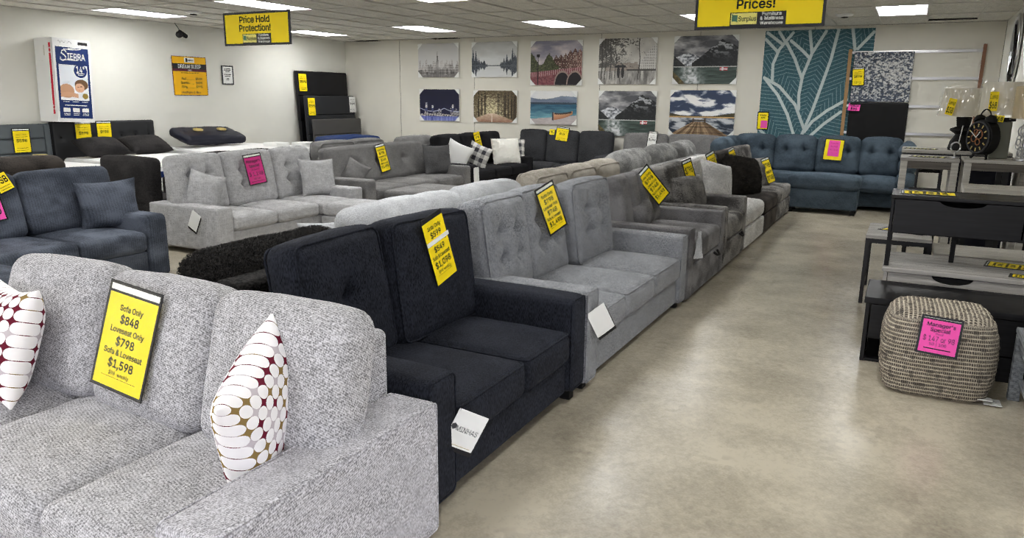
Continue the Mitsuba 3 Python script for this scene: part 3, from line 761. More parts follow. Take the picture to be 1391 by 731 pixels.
f4, _ = sofa('loveseat', 'gray sofa with two back cushions seen from behind, over the mid gray sofa', 'sofa', (-8.15, 9.75, 0), -90, 1.65, .95, 'm_mid_gray', aw=.18, arm_h=.6, back_h=.82, back_top=.93, seats=[(.18, 1.47)], backs=[(.1, .82), (.82, 1.6)], lean=6, back_t=.22, back_r=.07, frame_t=.14, pipe='m_mid_gray', seed=44)
f5, _ = sofa('loveseat', 'gray armchair seen from behind, left of the black sofa near the back wall', 'armchair', (-8.15, 11.2, 0), -90, 1.2, .95, 'm_mid_gray', aw=.18, arm_h=.6, back_h=.8, back_top=.92, seats=[(.18, 1.02)], backs=[(.1, 1.1)], lean=6, back_t=.22, back_r=.09, frame_t=.14, seed=45)

# ------------------------------------------------------------------ beds and headboards along the left wall
def headboard(label, y0, y1, z0, z1, matn, kind, x=XL + .01, t_=.09, lean=0, legs=True):
    k = thing('headboard', label, 'headboard', m=M4((x + t_ / 2, (y0 + y1) / 2, z0), 90) @ M4(rx=-lean))
    W, H = y1 - y0, z1 - z0
    obj('panel', move(rbox(W, t_ * .55, H, .02, (10, 2, 8)), 0, t_ * .22, H / 2), matn, k, smooth=True)
    if kind == 'rows':
        n = 3
        for i in range(n):
            zz = H - (i + .5) * .2
            obj('pad', rbox(W - .16, .05, .19, .022, (10, 2, 4), puff=(0, .012, 0), amp=.002), matn, k, smooth=True, m=M4((0, -t_ * .18, zz)))
        for s in (-1, 1):
            obj('wing', rbox(.075, t_, H, .025, (2, 2, 8)), matn, k, smooth=True, m=M4((s * (W / 2 - .04), -.015, H / 2)))
    elif kind == 'buttons':
        dn = [(-W / 2 + W * (i + .5) / 7, H / 2 - .22, .022, .03) for i in range(7)]
        obj('pad', rbox(W - .02, .05, H - .01, .02, (40, 2, 26), puff=(0, .008, 0), dents=dn), matn, k, smooth=True, m=M4((0, -t_ * .2, H / 2)))
        for d in dn:
            s = trimesh.creation.icosphere(1, .014)
            obj('button', move(s, d[0], -t_ * .2 - .022, H / 2 + d[1]), 'm_black', k, smooth=True)
    else:
        for i in range(3):
            obj('pad', rbox(W - .03, .04, H / 3 - .012, .012, (8, 2, 3), puff=(0, .006, 0)), matn, k, smooth=True, m=M4((0, -t_ * .2, H - (i + .5) * H / 3)))
    if legs and z0 > .05:
        for s in (-1, 1):
            obj('leg', box(s * (W / 2 - .12) - .04, s * (W / 2 - .12) + .04, -.0, .03, -z0, .02), 'm_wood_post', k)
    return k


def bed(label, y0, y1, x0, x1, z, border='m_dark_gray'):
    k = thing('bed', label, 'bed', ((x0 + x1) / 2, (y0 + y1) / 2, 0), 0)
    Lx, W = x1 - x0, y1 - y0
    obj('frame', move(rbox(Lx, W + .02, .2, .03, (6, 6, 2)), 0, 0, .2), 'm_charcoal', k, smooth=True)
    obj('mattress', move(rbox(Lx - .02, W, z - .302, .05, (10, 10, 3), puff=(0, 0, .02), amp=.004), 0, 0, .301 + (z - .302) / 2), 'm_white', k, smooth=True)
    for i, zz in enumerate((z - .14,)):
        obj('border', move(rbox(Lx - .008, W + .012, .11, .03, (6, 6, 2)), 0, 0, zz), border, k, smooth=True)
    for a in (-1, 1):
        for b in (-1, 1):
            obj('leg', box(a * (Lx / 2 - .1) - .03, a * (Lx / 2 - .1) + .03, b * (W / 2 - .1) - .03, b * (W / 2 - .1) + .03, 0, .1), 'm_black', k)
    return k


headboard('gray channelled headboard with wings on the left wall, leftmost, with one yellow card', 4.9, 6.47, .12, 1.17, 'm_headboard_gray', 'rows')
headboard('black buttoned headboard with two yellow cards, under the boxed mattress', 6.5, 8.17, .12, 1.19, 'm_headboard_black', 'buttons')
bed('bed with a white mattress in front of the gray channelled headboard', 4.95, 6.42, -10.84, -8.85, .66)
bed('bed with a white mattress and two dark pillows in front of the black buttoned headboard', 6.58, 8.12, -10.84, -8.85, .68, 'm_navy_print')
bed('bed with a bare white mattress carrying the navy pillow pack', 8.25, 9.9, -10.86, -8.85, .75)
bed('bed with a white mattress in the far left corner, under the blue pillow pack', 10.9, 12.6, -10.2, -8.4, .62)
for y, l in ((6.98, 'left'), (7.72, 'right')):
    pillow(f'dark gray bed pillow lying against the black buttoned headboard, {l} of the two', 'm_dark_charcoal', M4((-10.5, y, .83), 90) @ M4(rx=-62), .68, .42, .2, seed=int(y * 10), pinch=.03, name='bed_pillow')


def cover_pack(label, c, rz, w, d, h, matn, crests, rx=0):
    k = thing('pillow_pack', label, 'pillow pack', m=M4(c, rz) @ M4(rx=rx))
    obj('cover', rbox(w, d, h, .06, (18, 10, 3), puff=(.01, .01, .04), amp=.02, seed=int(w * 100)), matn, k, smooth=True)
    for x in crests:
        r_ = tube([(x + .075 * math.cos(a), -.05 + .07 * math.sin(a), h / 2 + .05) for a in np.linspace(0, 2 * math.pi, 18)[:-1]], .009, 5, True)
        obj('crest', cat(r_, box(x - .05, x + .05, -.07, -.03, h / 2 + .035, h / 2 + .054)), 'm_gold', k)
    return k


cover_pack('navy pillow pack with two gold crests lying on the bare white mattress', (-10.35, 8.78, .93), 80, 1.05, .62, .14, 'm_navy_cover', (-.22, .2), 13)
cover_pack('navy pillow pack with a gold crest at the left edge, behind the dark brown sofa', (-9.4, 5.2, .75), 78, .8, .5, .12, 'm_navy_cover', (.2,))
cover_pack('bright blue pillow pack in the corner in front of the stacked headboards', (-9.75, 11.6, .75), 70, 1.2, .5, .14, 'm_blue_cover', ())
for i, (x, y) in enumerate(((-9.4, 9.35), (-9.1, 9.7))):
    k = thing('carton', 'flat white carton on the bare mattress, ' + ('nearer' if i == 0 else 'farther') + ' of the two', 'carton', (x, y, .765))
    obj('body', rbox(.3, .3, .06, .008, (2, 2, 1)), 'm_white', k, smooth=30)
    obj('lid', move(rbox(.305, .305, .03, .006, (2, 2, 1)), 0, 0, .045), 'm_paper', k, smooth=30)
headboard('tallest black headboard of the leaning stack, with a yellow card', 11.45, 12.98, .62, 2.08, 'm_headboard_ink', 'three', x=XL + .10, t_=.06, lean=3)
headboard('dark slate headboard, middle of the leaning stack, with a white card', 11.4, 12.9, .45, 1.60, 'm_headboard_slate', 'three', x=XL + .34, t_=.06, lean=3)
headboard('taupe gray headboard in front of the leaning stack', 11.4, 12.86, .2, 1.14, 'm_headboard_taupe', 'three', x=XL + .52, t_=.06, lean=3)

# ------------------------------------------------------------------ boxed mattress on top of the headboards
k = thing('mattress_box', 'tall white mattress carton with a blue front panel standing on the headboards', 'carton', m=M4((-10.72, 6.66, 1.192), 0) @ M4(rx=-2.5))
BW, BD, BH = .54, .42, 1.14      # along y, along x, up
obj('carton', move(rbox(BD, BW, BH, .006, (2, 2, 2), k=1), 0, 0, BH / 2), 'm_white', k, smooth=30)
pm = M4((BD / 2 + .001, 0, BH / 2), 90)
def on_box(n, me, matn, **kk):
    return obj(n, me, matn, k, m=pm, **kk)
on_box('blue_panel', cat(box(-.235, .235, -.001, 0, .22, .455), box(-.235, .235, -.001, 0, -.515, -.265), box(-.235, -.205, -.001, 0, -.265, .22), box(.205, .235, -.001, 0, -.265, .22)), 'm_navy_print')
g, U, V = grid_panel(.41, .485, 70, 80)
def sleeper(U, V):
    c = np.ones((len(U), 3)) * [226, 230, 236]
    c[(V < .42)] = [236, 238, 240]
    sk = (((U - .22) / .26) ** 2 + ((V - .26) / .2) ** 2 < 1) & (V < .5)
    c[sk] = [196, 150, 118]
    hair = ((U - .75) / .24) ** 2 + ((V - .45) / .15) ** 2 < 1
    c[hair] = [112, 82, 58]
    face = ((U - .68) / .17) ** 2 + ((V - .36) / .13) ** 2 < 1
    c[face] = [214, 168, 138]
    for ex, ey in ((.64, .38), (.74, .40)):
        c[(np.abs(U - ex) < .035) & (np.abs(V - ey) < .008)] = [90, 60, 48]
    c[(np.abs(U - .68) < .03) & (np.abs(V - .29) < .008)] = [176, 92, 84]
    arm = (np.abs(V - (.14 + .03 * np.sin(U * 6))) < .06) & (U < .62)
    c[arm] = [204, 158, 126]
    c[(V < .07)] = [240, 241, 243]
    c[((U - .86) / .1) ** 2 + ((V - .13) / .085) ** 2 < 1] = [150, 128, 60]
    return srgb(c)
on_box('picture', move(g, 0, -.0005, -.0225), 'm_print', smooth=True, color=sleeper(U, V))
d = trimesh.creation.cylinder(.095, .001, sections=32, transform=trimesh.geometry.align_vectors([0, 0, 1], [0, 1, 0]))
on_box('badge', move(d, .10, -.0015, .145), 'm_navy_print')
ws = [fit_text('IERRA', .085, .26, True), fit_text('14"', .085, .12, True), fit_text('memory foam', .016, .13, True), fit_text('mattress', .014, .09, True)]
S = tube([(-.115, 0, .40), (-.14, 0, .425), (-.175, 0, .42), (-.185, 0, .385), (-.15, 0, .36), (-.125, 0, .335), (-.135, 0, .30), (-.17, 0, .285), (-.205, 0, .30), (-.20, 0, .33)], .010, 6)
S2 = tube([(-.12, 0, .43), (-.03, 0, .425), (.06, 0, .432), (.13, 0, .445), (.10, 0, .46), (.02, 0, .45), (-.06, 0, .435)], .007, 6)
S.vertices += [.032, 0, -.012]
for q in (S, S2):
    q.vertices[:, 1] = q.vertices[:, 1] * .1 - .002
on_box('lettering', cat(move(ws[0], .055, -.001, .335), S, S2, move(ws[1], .10, -.002, .165), move(box(-.06, .06, -.001, 0, -.006, .006), .10, -.002, .11), move(box(-.04, .04, -.001, 0, -.005, .005), .10, -.002, .088), move(box(-.09, .09, -.001, 0, -.005, .005), -.02, -.001, .285)), 'm_paper')
on_box('caption', cat(move(box(-.16, .16, -.0015, -.001, -.006, .006), 0, 0, -.335), *[move(box(-.05, .05, -.0015, -.001, -.028, .028), x, 0, -.40) for x in (-.135, 0, .135)], *[move(box(-.045, .045, -.0015, -.001, -.004, .004), x, 0, z) for x in (-.135, 0, .135) for z in (-.285, -.45, -.47)]), 'm_paper')
on_box('stamp', cat(box(.09, .23, -.001, 0, .50, .54)), 'm_sign_black')
on_box('handwriting', tube([(-.2 + .02 * i, -.001, .525 + .02 * math.sin(i * 2.4)) for i in range(11)], .0018, 4), 'm_ink')
pm2 = M4((0, -BW / 2 - .001, BH / 2), 0)
obj('red_stripe', cat(box(.12, .165, -.001, 0, -.34, .36), box(.12, .165, -.001, 0, .44, .50), box(.12, .165, -.001, 0, -.46, -.40)), 'm_red', k, m=pm2)
def leaf(z):
    P = [(.0, .032), (.007, .018), (.018, .022), (.014, .006), (.028, .006), (.016, -.008), (.018, -.018), (.003, -.014), (.002, -.03)]
    P = P + [(-x, y) for x, y in P[::-1]]
    from shapely.geometry import Polygon
    m = trimesh.creation.extrude_polygon(Polygon(P), .001)
    m.vertices = np.stack([m.vertices[:, 0] + .142, -m.vertices[:, 2], m.vertices[:, 1] + z], 1)
    return m
obj('maple_leaf', cat(leaf(.40), leaf(-.37)), 'm_red', k, m=pm2)
obj('flap_slot', cat(box(.0, .03, -.001, 0, .33, .47), box(-.16, -.02, -.001, 0, .26, .263)), 'm_edge', k, m=pm2)

# ------------------------------------------------------------------ wall posters, security camera
k = thing('poster', 'yellow bedding price poster with a black band on the left wall', 'poster', m=M4((XL + .012, 9.01, 1.9), 90))
pw, ph = .69, .64
obj('border', box(-pw / 2, pw / 2, 0, .006, -ph / 2, ph / 2), 'm_maroon', k)
obj('card', box(-pw / 2 + .008, pw / 2 - .008, -.001, 0, -ph / 2 + .008, ph / 2 - .008), 'm_orange', k)
obj('band', box(-pw / 2 + .008, pw / 2 - .008, -.002, -.001, .115, .2), 'm_sign_black', k)
obj('red_band', box(-pw / 2 + .008, pw / 2 - .008, -.002, -.001, .075, .115), 'm_maroon', k)
obj('logo', box(-.1, .1, -.002, -.001, .22, .30), 'm_paper', k)
obj('heading', cat(move(fit_text('DREAM SLEEP', .06, .46, True), 0, -.002, .157), move(fit_text('SALE', .022, .09, True), 0, -.002, .095)), 'm_paper', k)
tx = [box(-.18, .18, -.0018, -.001, .046, .054), move(fit_text('Mattress', .03, .1, True), .03, -.002, .26), move(box(-.07, -.035, -.001, 0, -.03, .03), 0, -.002, .26)]
for i, (a, b) in enumerate((('Full', '$598'), ('Queen', '$698'), ('King', '$975'))):
    z = -.045 - .065 * i
    tx += [move(text(a, .038, True), -.17 + .01 * len(a), -.001, z), move(text(b, .038, True), .17, -.001, z), box(-.08, .08, -.0018, -.001, z - .02, z - .016)]
obj('lettering', cat(tx), 'm_ink', k)
obj('footer', move(fit_text('Mattress & Box', .04, .52, True), 0, -.001, -.27), 'm_maroon', k)
k = thing('framed_notice', 'small white notice in a thin gray frame on the left wall', 'framed notice', m=M4((XL + .012, 9.81, 1.94), 90))
obj('frame', cat(box(-.13, .13, -.008, .006, .145, .165), box(-.13, .13, -.008, .006, -.165, -.145), box(-.13, -.11, -.008, .006, -.145, .145), box(.11, .13, -.008, .006, -.145, .145)), 'm_dark_gray', k)
obj('paper', box(-.112, .112, -.003, .005, -.147, .147), 'm_paper', k)
obj('print_lines', cat([box(-w_, w_, -.0036, -.003, z - .006, z + .006) for w_, z in ((.07, .11), (.075, .085), (.05, .06), (.08, .01), (.06, -.02), (.03, -.06), (.035, -.085))]), 'm_dark_gray', k)
k = thing('security_camera', 'black security camera hanging from the ceiling above the yellow poster', 'security camera', (-10.75, 8.75, 0))
obj('cable', tube([(-.05, -.08, ZC), (-.02, -.04, 2.64), (0, 0, 2.58)], .006, 5), 'm_black', k, smooth=True)
obj('body', move(trimesh.creation.capsule(.14, .035), 0, 0, 0), 'm_black', k, smooth=True, m=M4((.0, .02, 2.56), 12, 68))
obj('lens', trimesh.creation.icosphere(2, .055), 'm_black_metal', k, smooth=True, m=M4((0, -.05, 2.55)))
for i, (x, y) in enumerate(((-9.11, 7.64), (-.95, 11.35))):
    k = thing('ceiling_sensor', ('round white ceiling sensor near the left hanging sign', 'round white ceiling sensor near the right hanging sign')[i], 'smoke detector', (x, y, ZC))
    obj('disc', move(lathe([(0, -.035), (.05, -.035), (.10, -.022), (.115, 0), (0, 0)], 28), 0, 0, .002), 'm_white', k, smooth=30)
    obj('eye', move(trimesh.creation.cylinder(.045, .012, sections=20), 0, 0, -.038), 'm_black', k)
for i, (x, y, l) in enumerate(((-10.3, 13.0, 'near the left corner'), (-8.35, 13.0, 'above the leftmost canvas'), (.35, 12.5, 'at the right, beside the last light panel'))):
    k = thing('slot_vent', f'dark slot vent in the ceiling {l}', 'vent', (x, y, ZC))
    obj('frame', cat(box(-.30, .30, -.055, -.045, -.008, .002), box(-.30, .30, .045, .055, -.008, .002), box(-.30, -.29, -.045, .045, -.008, .002), box(.29, .30, -.045, .045, -.008, .002)), 'm_black', k)
    obj('grille', box(-.29, .29, -.045, .045, -.005, .002), 'm_black', k)

# ------------------------------------------------------------------ hanging signs
def hanging_sign(label, x, y, z, lines, sc):
    W, H = .93, .33
    k = thing('hanging_sign', label, 'sign', m=M4((x, y, z), 0))
    obj('border', cat(box(-W / 2, W / 2, -.008, .008, H / 2 - .02, H / 2), box(-W / 2, W / 2, -.008, .008, -H / 2, -H / 2 + .02), box(-W / 2, -W / 2 + .02, -.008, .008, -H / 2 + .02, H / 2 - .02), box(W / 2 - .02, W / 2, -.008, .008, -H / 2 + .02, H / 2 - .02)), 'm_sign_black', k)
    obj('card', box(-W / 2 + .02, W / 2 - .02, -.004, .004, -H / 2 + .02, H / 2 - .02), 'm_yellow', k)
    obj('lettering', cat([move(fit_text(s, .064, w, True, .002), -.02, -.004, zz) for s, w, zz in lines]), 'm_ink', k)
    lx, lz = 0.0, -.098
    obj('logo_plate', box(lx - .2, lx + .2, -.006, -.004, lz - .052, lz + .048), 'm_sign_black', k)
    obj('logo_field', box(lx - .193, lx - .005, -.0075, -.006, lz - .038, lz + .042), 'm_pale_yellow', k)
    obj('logo_mark', cat(box(lx - .186, lx - .145, -.009, -.0075, lz - .015, lz + .03), bar((lx - .186, -.0082, lz + .035), (lx - .145, -.0082, lz - .02), .008, .001)), 'm_logo_green', k)
    obj('logo_name', move(fit_text('Surplus', .034, .13, True), lx - .073, -.0075, lz + .002), 'm_ink', k)
    obj('logo_words', cat(move(fit_text('Furniture', .024, .185, True), lx + .1, -.006, lz + .033), move(fit_text('& Mattress', .024, .185, True), lx + .1, -.006, lz + .002), move(fit_text('Warehouse', .022, .185, True), lx + .1, -.006, lz - .031)), 'm_paper', k)
    for s in (-1, 1):
        obj('wire', tube([(s * .4, 0, H / 2 - .004), (s * .4, 0, ZC - z)], .0015, 4), 'm_steel', k)
hanging_sign('yellow hanging sign reading Price Hold Protection! under the left ceiling lights', -6.06, 5.85, 2.265, [('Price Hold', .46, .092), ('Protection!', .51, .008)], 1)
hanging_sign('yellow hanging sign reading Factory Direct Prices! at the top edge of the picture', -1.09, 5.95, 2.285, [('Factory Direct', .60, .092), ('Prices!', .36, .008)], 1)

# ------------------------------------------------------------------ canvases on the back wall
def fb(U, V, sx, sy, s=0, o=4):
    return meshkit.fbm(np.stack([U * sx, V * sy, U * 0 + s], -1), o, s)


def lerp3(a, b, t):
    return np.asarray(a, float) + (np.asarray(b, float) - np.asarray(a, float)) * np.clip(t, 0, 1)[..., None]


def rnd_h(k, s=0):
    return np.modf(np.abs(np.sin((np.floor(k) + s * 17.3) * 127.1) * 43758.5453))[0]


def sky3(U, V, dark, lit, sx=3, sy=7, gain=2.0, off=.5, s=0):
    return lerp3(dark, lit, (fb(U, V, sx, sy, s) - .5) * gain + off)


def p_city(U, V):
    c = lerp3([206, 206, 206], [196, 195, 194], V)
    for k_, (n, lo, hi, t0) in enumerate(((44, .26, .26, 176), (30, .14, .26, 140), (20, .05, .24, 104))):
        hgt = lo + hi * rnd_h(U * n, k_ + 1)
        tone = t0 + 30 * rnd_h(U * n * 3, k_ + 5) - 26 * (rnd_h(V * 70, 2) > .6)
        c = np.where((V < hgt)[:, None], (tone[:, None] + np.array([0, -3, -5])), c)
    c = np.where(((np.abs(U - .48) < .028) & (V < .5) | (np.abs(U - .48) < .018) & (V < .64) | (np.abs(U - .48) < .005) & (V < .76))[:, None], [112, 109, 108], c)
    return lerp3(c, [212, 210, 208], np.exp(-((U - .56) ** 2 + (V - .36) ** 2) / .02) * .75)


def p_night(U, V):
    c = lerp3([30, 30, 60], [20, 22, 46], V)
    hb = .22 + .2 * rnd_h(U * 34, 1) * (rnd_h(U * 9, 4) > .3)
    c = np.where(((V < hb) & (V > .15))[:, None], lerp3([34, 34, 58], [220, 214, 210], (rnd_h(U * 110 + 7 * np.floor(V * 80), 1) > .7) * 1.0), c)
    c = np.where((np.abs(V - (.30 + .10 * (2 * np.abs(np.mod(U * 1.6, 1) - .5)) ** 2)) < .010)[:, None], [176, 180, 206], c)
    for x, h in ((.17, .58), (.33, .5), (.84, .52)):
        c = np.where(((np.abs(U - x) < .022) & (V < h) & (V > .3))[:, None], lerp3([70, 74, 110], [226, 222, 214], (rnd_h(V * 60, 3) > .5) * 1.0), c)
    return np.where((V < .15)[:, None], lerp3([56, 66, 140], [176, 184, 226], rnd_h(U * 40, 5) * (1 - V * 3)), c)


def spruce(U, n, s, lo, hi):
    f = np.mod(U * n, 1)
    return (lo + hi * rnd_h(U * n, s)) * (1 - np.abs(f - .5) * 1.5)


def p_lake(U, V):
    c = lerp3([206, 208, 208], [170, 170, 166], np.clip((V - .4) * 1.4, 0, 1) + (fb(U, V, 4, 6, 2) - .5) * .9)
    side = np.clip((np.abs(U - .5) * 2 - .26) / .74, 0, 1) ** .7
    W_ = np.abs(V - .33)
    h = side * np.maximum(spruce(U, 16, 3, .2, .42), spruce(U + .03, 23, 5, .12, .30)) * 1.1
    c = np.where((W_ < h * np.where(V > .33, 1, .85))[:, None], lerp3([48, 54, 62], [96, 102, 110], fb(U, V, 40, 40, 4) * 1.4 - .2), c)
    return np.where((W_ < .014)[:, None], [84, 90, 96], c)


def p_forest(U, V):
    d = np.hypot((U - .43) * 1.0, (V - .36) * .8)
    c = lerp3([214, 204, 166], [92, 80, 60], d * 2.3 + (fb(U, V, 46, 46, 3) - .5) * 2.2)
    fr = np.abs(U - .43)
    for n, s_, w_ in ((22, 2, .16), (13, 7, .2)):
        f = np.mod(U * n, 1)
        tr = (rnd_h(U * n, s_) > .4) & (np.abs(f - .5) < w_) & (fr > .1 + .1 * rnd_h(U * n, s_ + 2)) & (V > .30 - fr * .4) & (fb(U, V, 30, 30, 9) + .3 > V * .9)
        c = np.where(tr[:, None], lerp3(c, [44, 36, 30], .8 * np.ones(len(U))), c)
    road = (V < .28) & (fr < (.3 - V) * 1.9 + .03)
    c = np.where(road[:, None], lerp3([148, 112, 92], [214, 196, 174], V * 3.2 + (fb(U, V, 20, 30, 5) - .5) * .6), c)
    return np.where((road & (fr < .008 + .02 * (.28 - V)))[:, None], [220, 206, 188], c)


def p_bridge(U, V):
    c = sky3(U, V, [132, 130, 146], [206, 196, 196], 3, 6, 2.6, .55, 5)
    hs = .52 + .34 * np.clip(U - .38, 0, 1) + .09 * (1 - 2 * np.abs(np.mod(U * 11, 1) - .5)) + .05 * rnd_h(U * 11, 1)
    col = lerp3([78, 52, 48], [140, 106, 96], rnd_h(U * 11, 3))
    win = (np.mod(U * 44, 1) > .55) & (np.mod(V * 26, 1) > .45)
    col = np.where(win[:, None], lerp3([40, 34, 38], [196, 184, 172], (rnd_h(U * 44 + 9 * np.floor(V * 26), 2) > .7) * 1.0), col)
    c = np.where(((U > .40) & (V < hs) & (V > .34))[:, None], col, c)
    tree = (V > .3) & (V < .42 + .26 * np.exp(-((U - .37) / .1) ** 2) + .3 * np.exp(-((U - .02) / .1) ** 2) + .12 * (fb(U, V, 22, 22, 3) - .4))
    c = np.where((tree & (U < .56))[:, None], lerp3([44, 48, 34], [104, 108, 74], fb(U, V, 60, 60, 4) * 1.5 - .25), c)
    br = V < .26 + .12 * U + .03
    c = np.where(br[:, None], lerp3([96, 50, 58], [152, 96, 98], fb(U, V, 40, 60, 6) * 1.6 - .3), c)
    c = np.where((br & (V > .17 + .14 * U) & (np.mod(U * 26, 1) > .62))[:, None], [176, 140, 142], c)
    for x, r in ((.63, .14), (.87, .14)):
        e = ((U - x) / r) ** 2 + ((V - .02) / (r * 1.9)) ** 2
        c = np.where((e < 1.35)[:, None], [148, 128, 122], c)
        c = np.where((e < 1)[:, None], [36, 32, 36], c)
    return np.where((((np.abs(U - .15) < .008) & (V < .66)) | ((np.abs(U - .15) < .03) & (np.abs(V - .67) < .035)))[:, None], [42, 38, 42], c)


def p_boat(U, V):
    c = lerp3([196, 202, 208], [222, 222, 222], V + (fb(U, V, 4, 6, 8) - .5))
    c = np.where((V < .80 - .05 * np.sin(U * 6) + .04 * (fb(U, V, 12, 3, 2) - .5))[:, None], lerp3([92, 104, 126], [138, 148, 164], fb(U, V, 6, 10, 1) + V - .7), c)
    c = np.where((V < .66)[:, None], lerp3([48, 62, 78], [70, 84, 96], fb(U, V, 20, 20, 3)), c)
    c = np.where((V < .60)[:, None], lerp3([126, 176, 186], [44, 84, 108], V * 2.0 - .15 + (fb(U, V, 5, 26, 2) - .5) * .9), c)
    c = np.where((V < .18 + .12 * (U - .2) + .05 * (fb(U, V, 8, 8, 3) - .5))[:, None], lerp3([168, 160, 160], [200, 192, 190], fb(U, V, 14, 30, 4)), c)
    s_ = (U - .49) / .43
    top = .345 + .07 * (s_ - .3) ** 2 * 2
    bot = .135 + .18 * np.clip(s_, 0, 1) ** 1.8
    b = (s_ > 0) & (s_ < 1) & (V < top) & (V > bot)
    c = np.where(b[:, None], lerp3([168, 116, 86], [216, 170, 134], (V - bot) * 5), c)
    c = np.where((b & (V > top - .05) & (s_ > .08) & (s_ < .94))[:, None], [74, 64, 58], c)
    return np.where(((s_ > -.03) & (s_ < .05) & (V > .12) & (V < top + .01))[:, None], [58, 60, 68], c)


def p_rain(U, V):
    c = lerp3([156, 154, 148], [208, 205, 198], V * .6 + (fb(U, V, 6, 4, 1) - .3))
    bd = (U > .70) & (V < .46 + (U - .7) * 1.5)
    c = np.where(bd[:, None], lerp3([204, 202, 198], [128, 126, 122], ((np.mod(U * 30, 1) > .55) & (np.mod(V * 17, 1) > .4)) * .9), c)
    c = np.where(((np.abs(U - .42) < .3) & (V < .42 + .1 * rnd_h(U * 16, 6)) & (V > .28))[:, None], lerp3([120, 112, 106], [176, 166, 156], fb(U, V, 30, 30, 7)), c)
    tr = (V > .36) & (fb(U, V, 44, 44, 2) * .6 + fb(U, V, 9, 9, 12) * .4 > .40 + .55 * np.clip(U - .1, 0, 1) - .12 * (V - .5))
    c = np.where(tr[:, None], lerp3([66, 64, 62], [112, 110, 106], fb(U, V, 50, 50, 3)), c)
    c = np.where((V < .29)[:, None], lerp3([96, 94, 92], [204, 201, 195], fb(U, V, 26, 5, 4) * 1.7 - .35), c)
    c = np.where(((np.abs(V - .31) < .018) & (U > .5))[:, None], [74, 72, 70], c)
    for x, w_ in ((.06, .010), (.12, .006), (.21, .008), (.30, .005), (.71, .008)):
        c = np.where(((np.abs(U - x + .01 * np.sin(V * 9)) < w_) & (V > .1))[:, None], [70, 67, 65], c)
    for x in (.355, .43):
        c = np.where((((U - x) / .026) ** 2 + ((V - .26) / .13) ** 2 < 1)[:, None], [44, 42, 44], c)
        c = np.where(((np.hypot((U - x) / .062, (V - .365) / .055) < 1) & (V > .362))[:, None], [42, 41, 44], c)
    return c


def p_mountain(U, V):
    c = sky3(U, V, [84, 85, 90], [212, 211, 211], 3.5, 7, 3.0, .45, 1)
    far_ = .50 + .16 * np.clip(1 - np.abs(U - .24) * 3.2, 0, 1) + .05 * (fb(U, V * 0, 18, 1, 7) - .5)
    c = np.where(((V < far_) & (V > .38))[:, None], lerp3([86, 90, 98], [216, 218, 222], fb(U, V, 26, 30, 6) * 2.6 - .8), c)
    pk = .42 + .50 * np.clip(1 - np.abs(U - .755) * (2.15 - .9 * (U > .755)), 0, 1) + .05 * (fb(U, V * 0, 22, 1, 3) - .5)
    sn = np.clip((fb(U + V * .4, V, 18, 26, 3) - .52) * 9, 0, 1) * np.clip((V - .52) * 4, 0, 1)
    c = np.where(((V < pk) & (U > .30))[:, None], lerp3([36, 38, 40], [172, 174, 178], sn + (fb(U, V, 34, 40, 5) - .5) * .3), c)
    c = np.where((V < .60 - U * 1.15)[:, None], lerp3([34, 36, 36], [66, 68, 68], fb(U, V, 40, 40, 2)), c)
    w_ = V < .36
    c = np.where(w_[:, None], lerp3([40, 52, 48], [84, 98, 92], fb(U, V, 5, 30, 4) * 1.4 - .2), c)
    gl = np.exp(-((U - .27 - .1 * (.36 - V)) / (.11 + .2 * (.36 - V))) ** 2) * (fb(U, V, 22, 22, 5) * 2.2 - .3)
    c = np.where(w_[:, None], lerp3(c, [214, 216, 218], np.clip(gl, 0, 1)), c)
    c = np.where((np.abs(V - .36) < .010)[:, None], [176, 178, 176], c)
    c = np.where((V < .25 - U * 1.2 + .05 * (fb(U, V, 14, 14, 9) - .5))[:, None], lerp3([52, 48, 34], [126, 112, 72], fb(U, V, 30, 30, 8) * 1.6 - .3), c)
    fl = (np.abs(U - .80) < .06) & (np.abs(V - .31) < .036)
    c = np.where(fl[:, None], [178, 56, 62], c)
    return np.where((fl & ((np.abs(U - .782) < .012) | (np.abs(V - .31) < .012)))[:, None], [222, 222, 226], c)


def p_dock(U, V):
    k_ = fb(U * 1.0 + V * .8, V - U * .25, 5, 9, 2, 5)
    c = lerp3([54, 66, 92], [238, 238, 238], (k_ - .44) * 5.5 + .35 * (V < .7))
    c = np.where((((V < .44 + .22 * np.clip(U - .66, 0, 1)) | (V < .44 + .26 * np.clip(.22 - U, 0, 1))) & (V > .40))[:, None], lerp3([48, 46, 36], [92, 86, 62], fb(U, V, 40, 40, 7)), c)
    c = np.where((np.abs(V - .415) < .014)[:, None], [186, 150, 102], c)
    r_ = fb(U - V * .8, V + U * .25, 6, 16, 4, 4)
    c = np.where((V < .402)[:, None], lerp3([44, 52, 66], [190, 194, 198], (r_ - .45) * 4 + .2), c)
    dk = (V < .31) & (np.abs(U - .47) < .1 + (.31 - V) * 1.2)
    pl = (U - .47) / (.12 + (.31 - V) * 1.2)
    c = np.where(dk[:, None], lerp3([84, 64, 46], [196, 170, 136], rnd_h(pl * 13 + 50, 2) * .6 + .5 * (fb(pl, V, 30, 5, 3) - .2)), c)
    c = np.where((dk & (rnd_h(1 / (.42 - V) * 9, 4) > .8))[:, None], lerp3(c, [52, 40, 30], .5 * np.ones(len(U))), c)
    return np.where((((np.abs(np.abs(U - .47) - .09) < .010) & (V > .29) & (V < .39)) | ((np.abs(U - .47) < .09) & (np.abs(V - .345) < .008)))[:, None], [70, 56, 44], c)


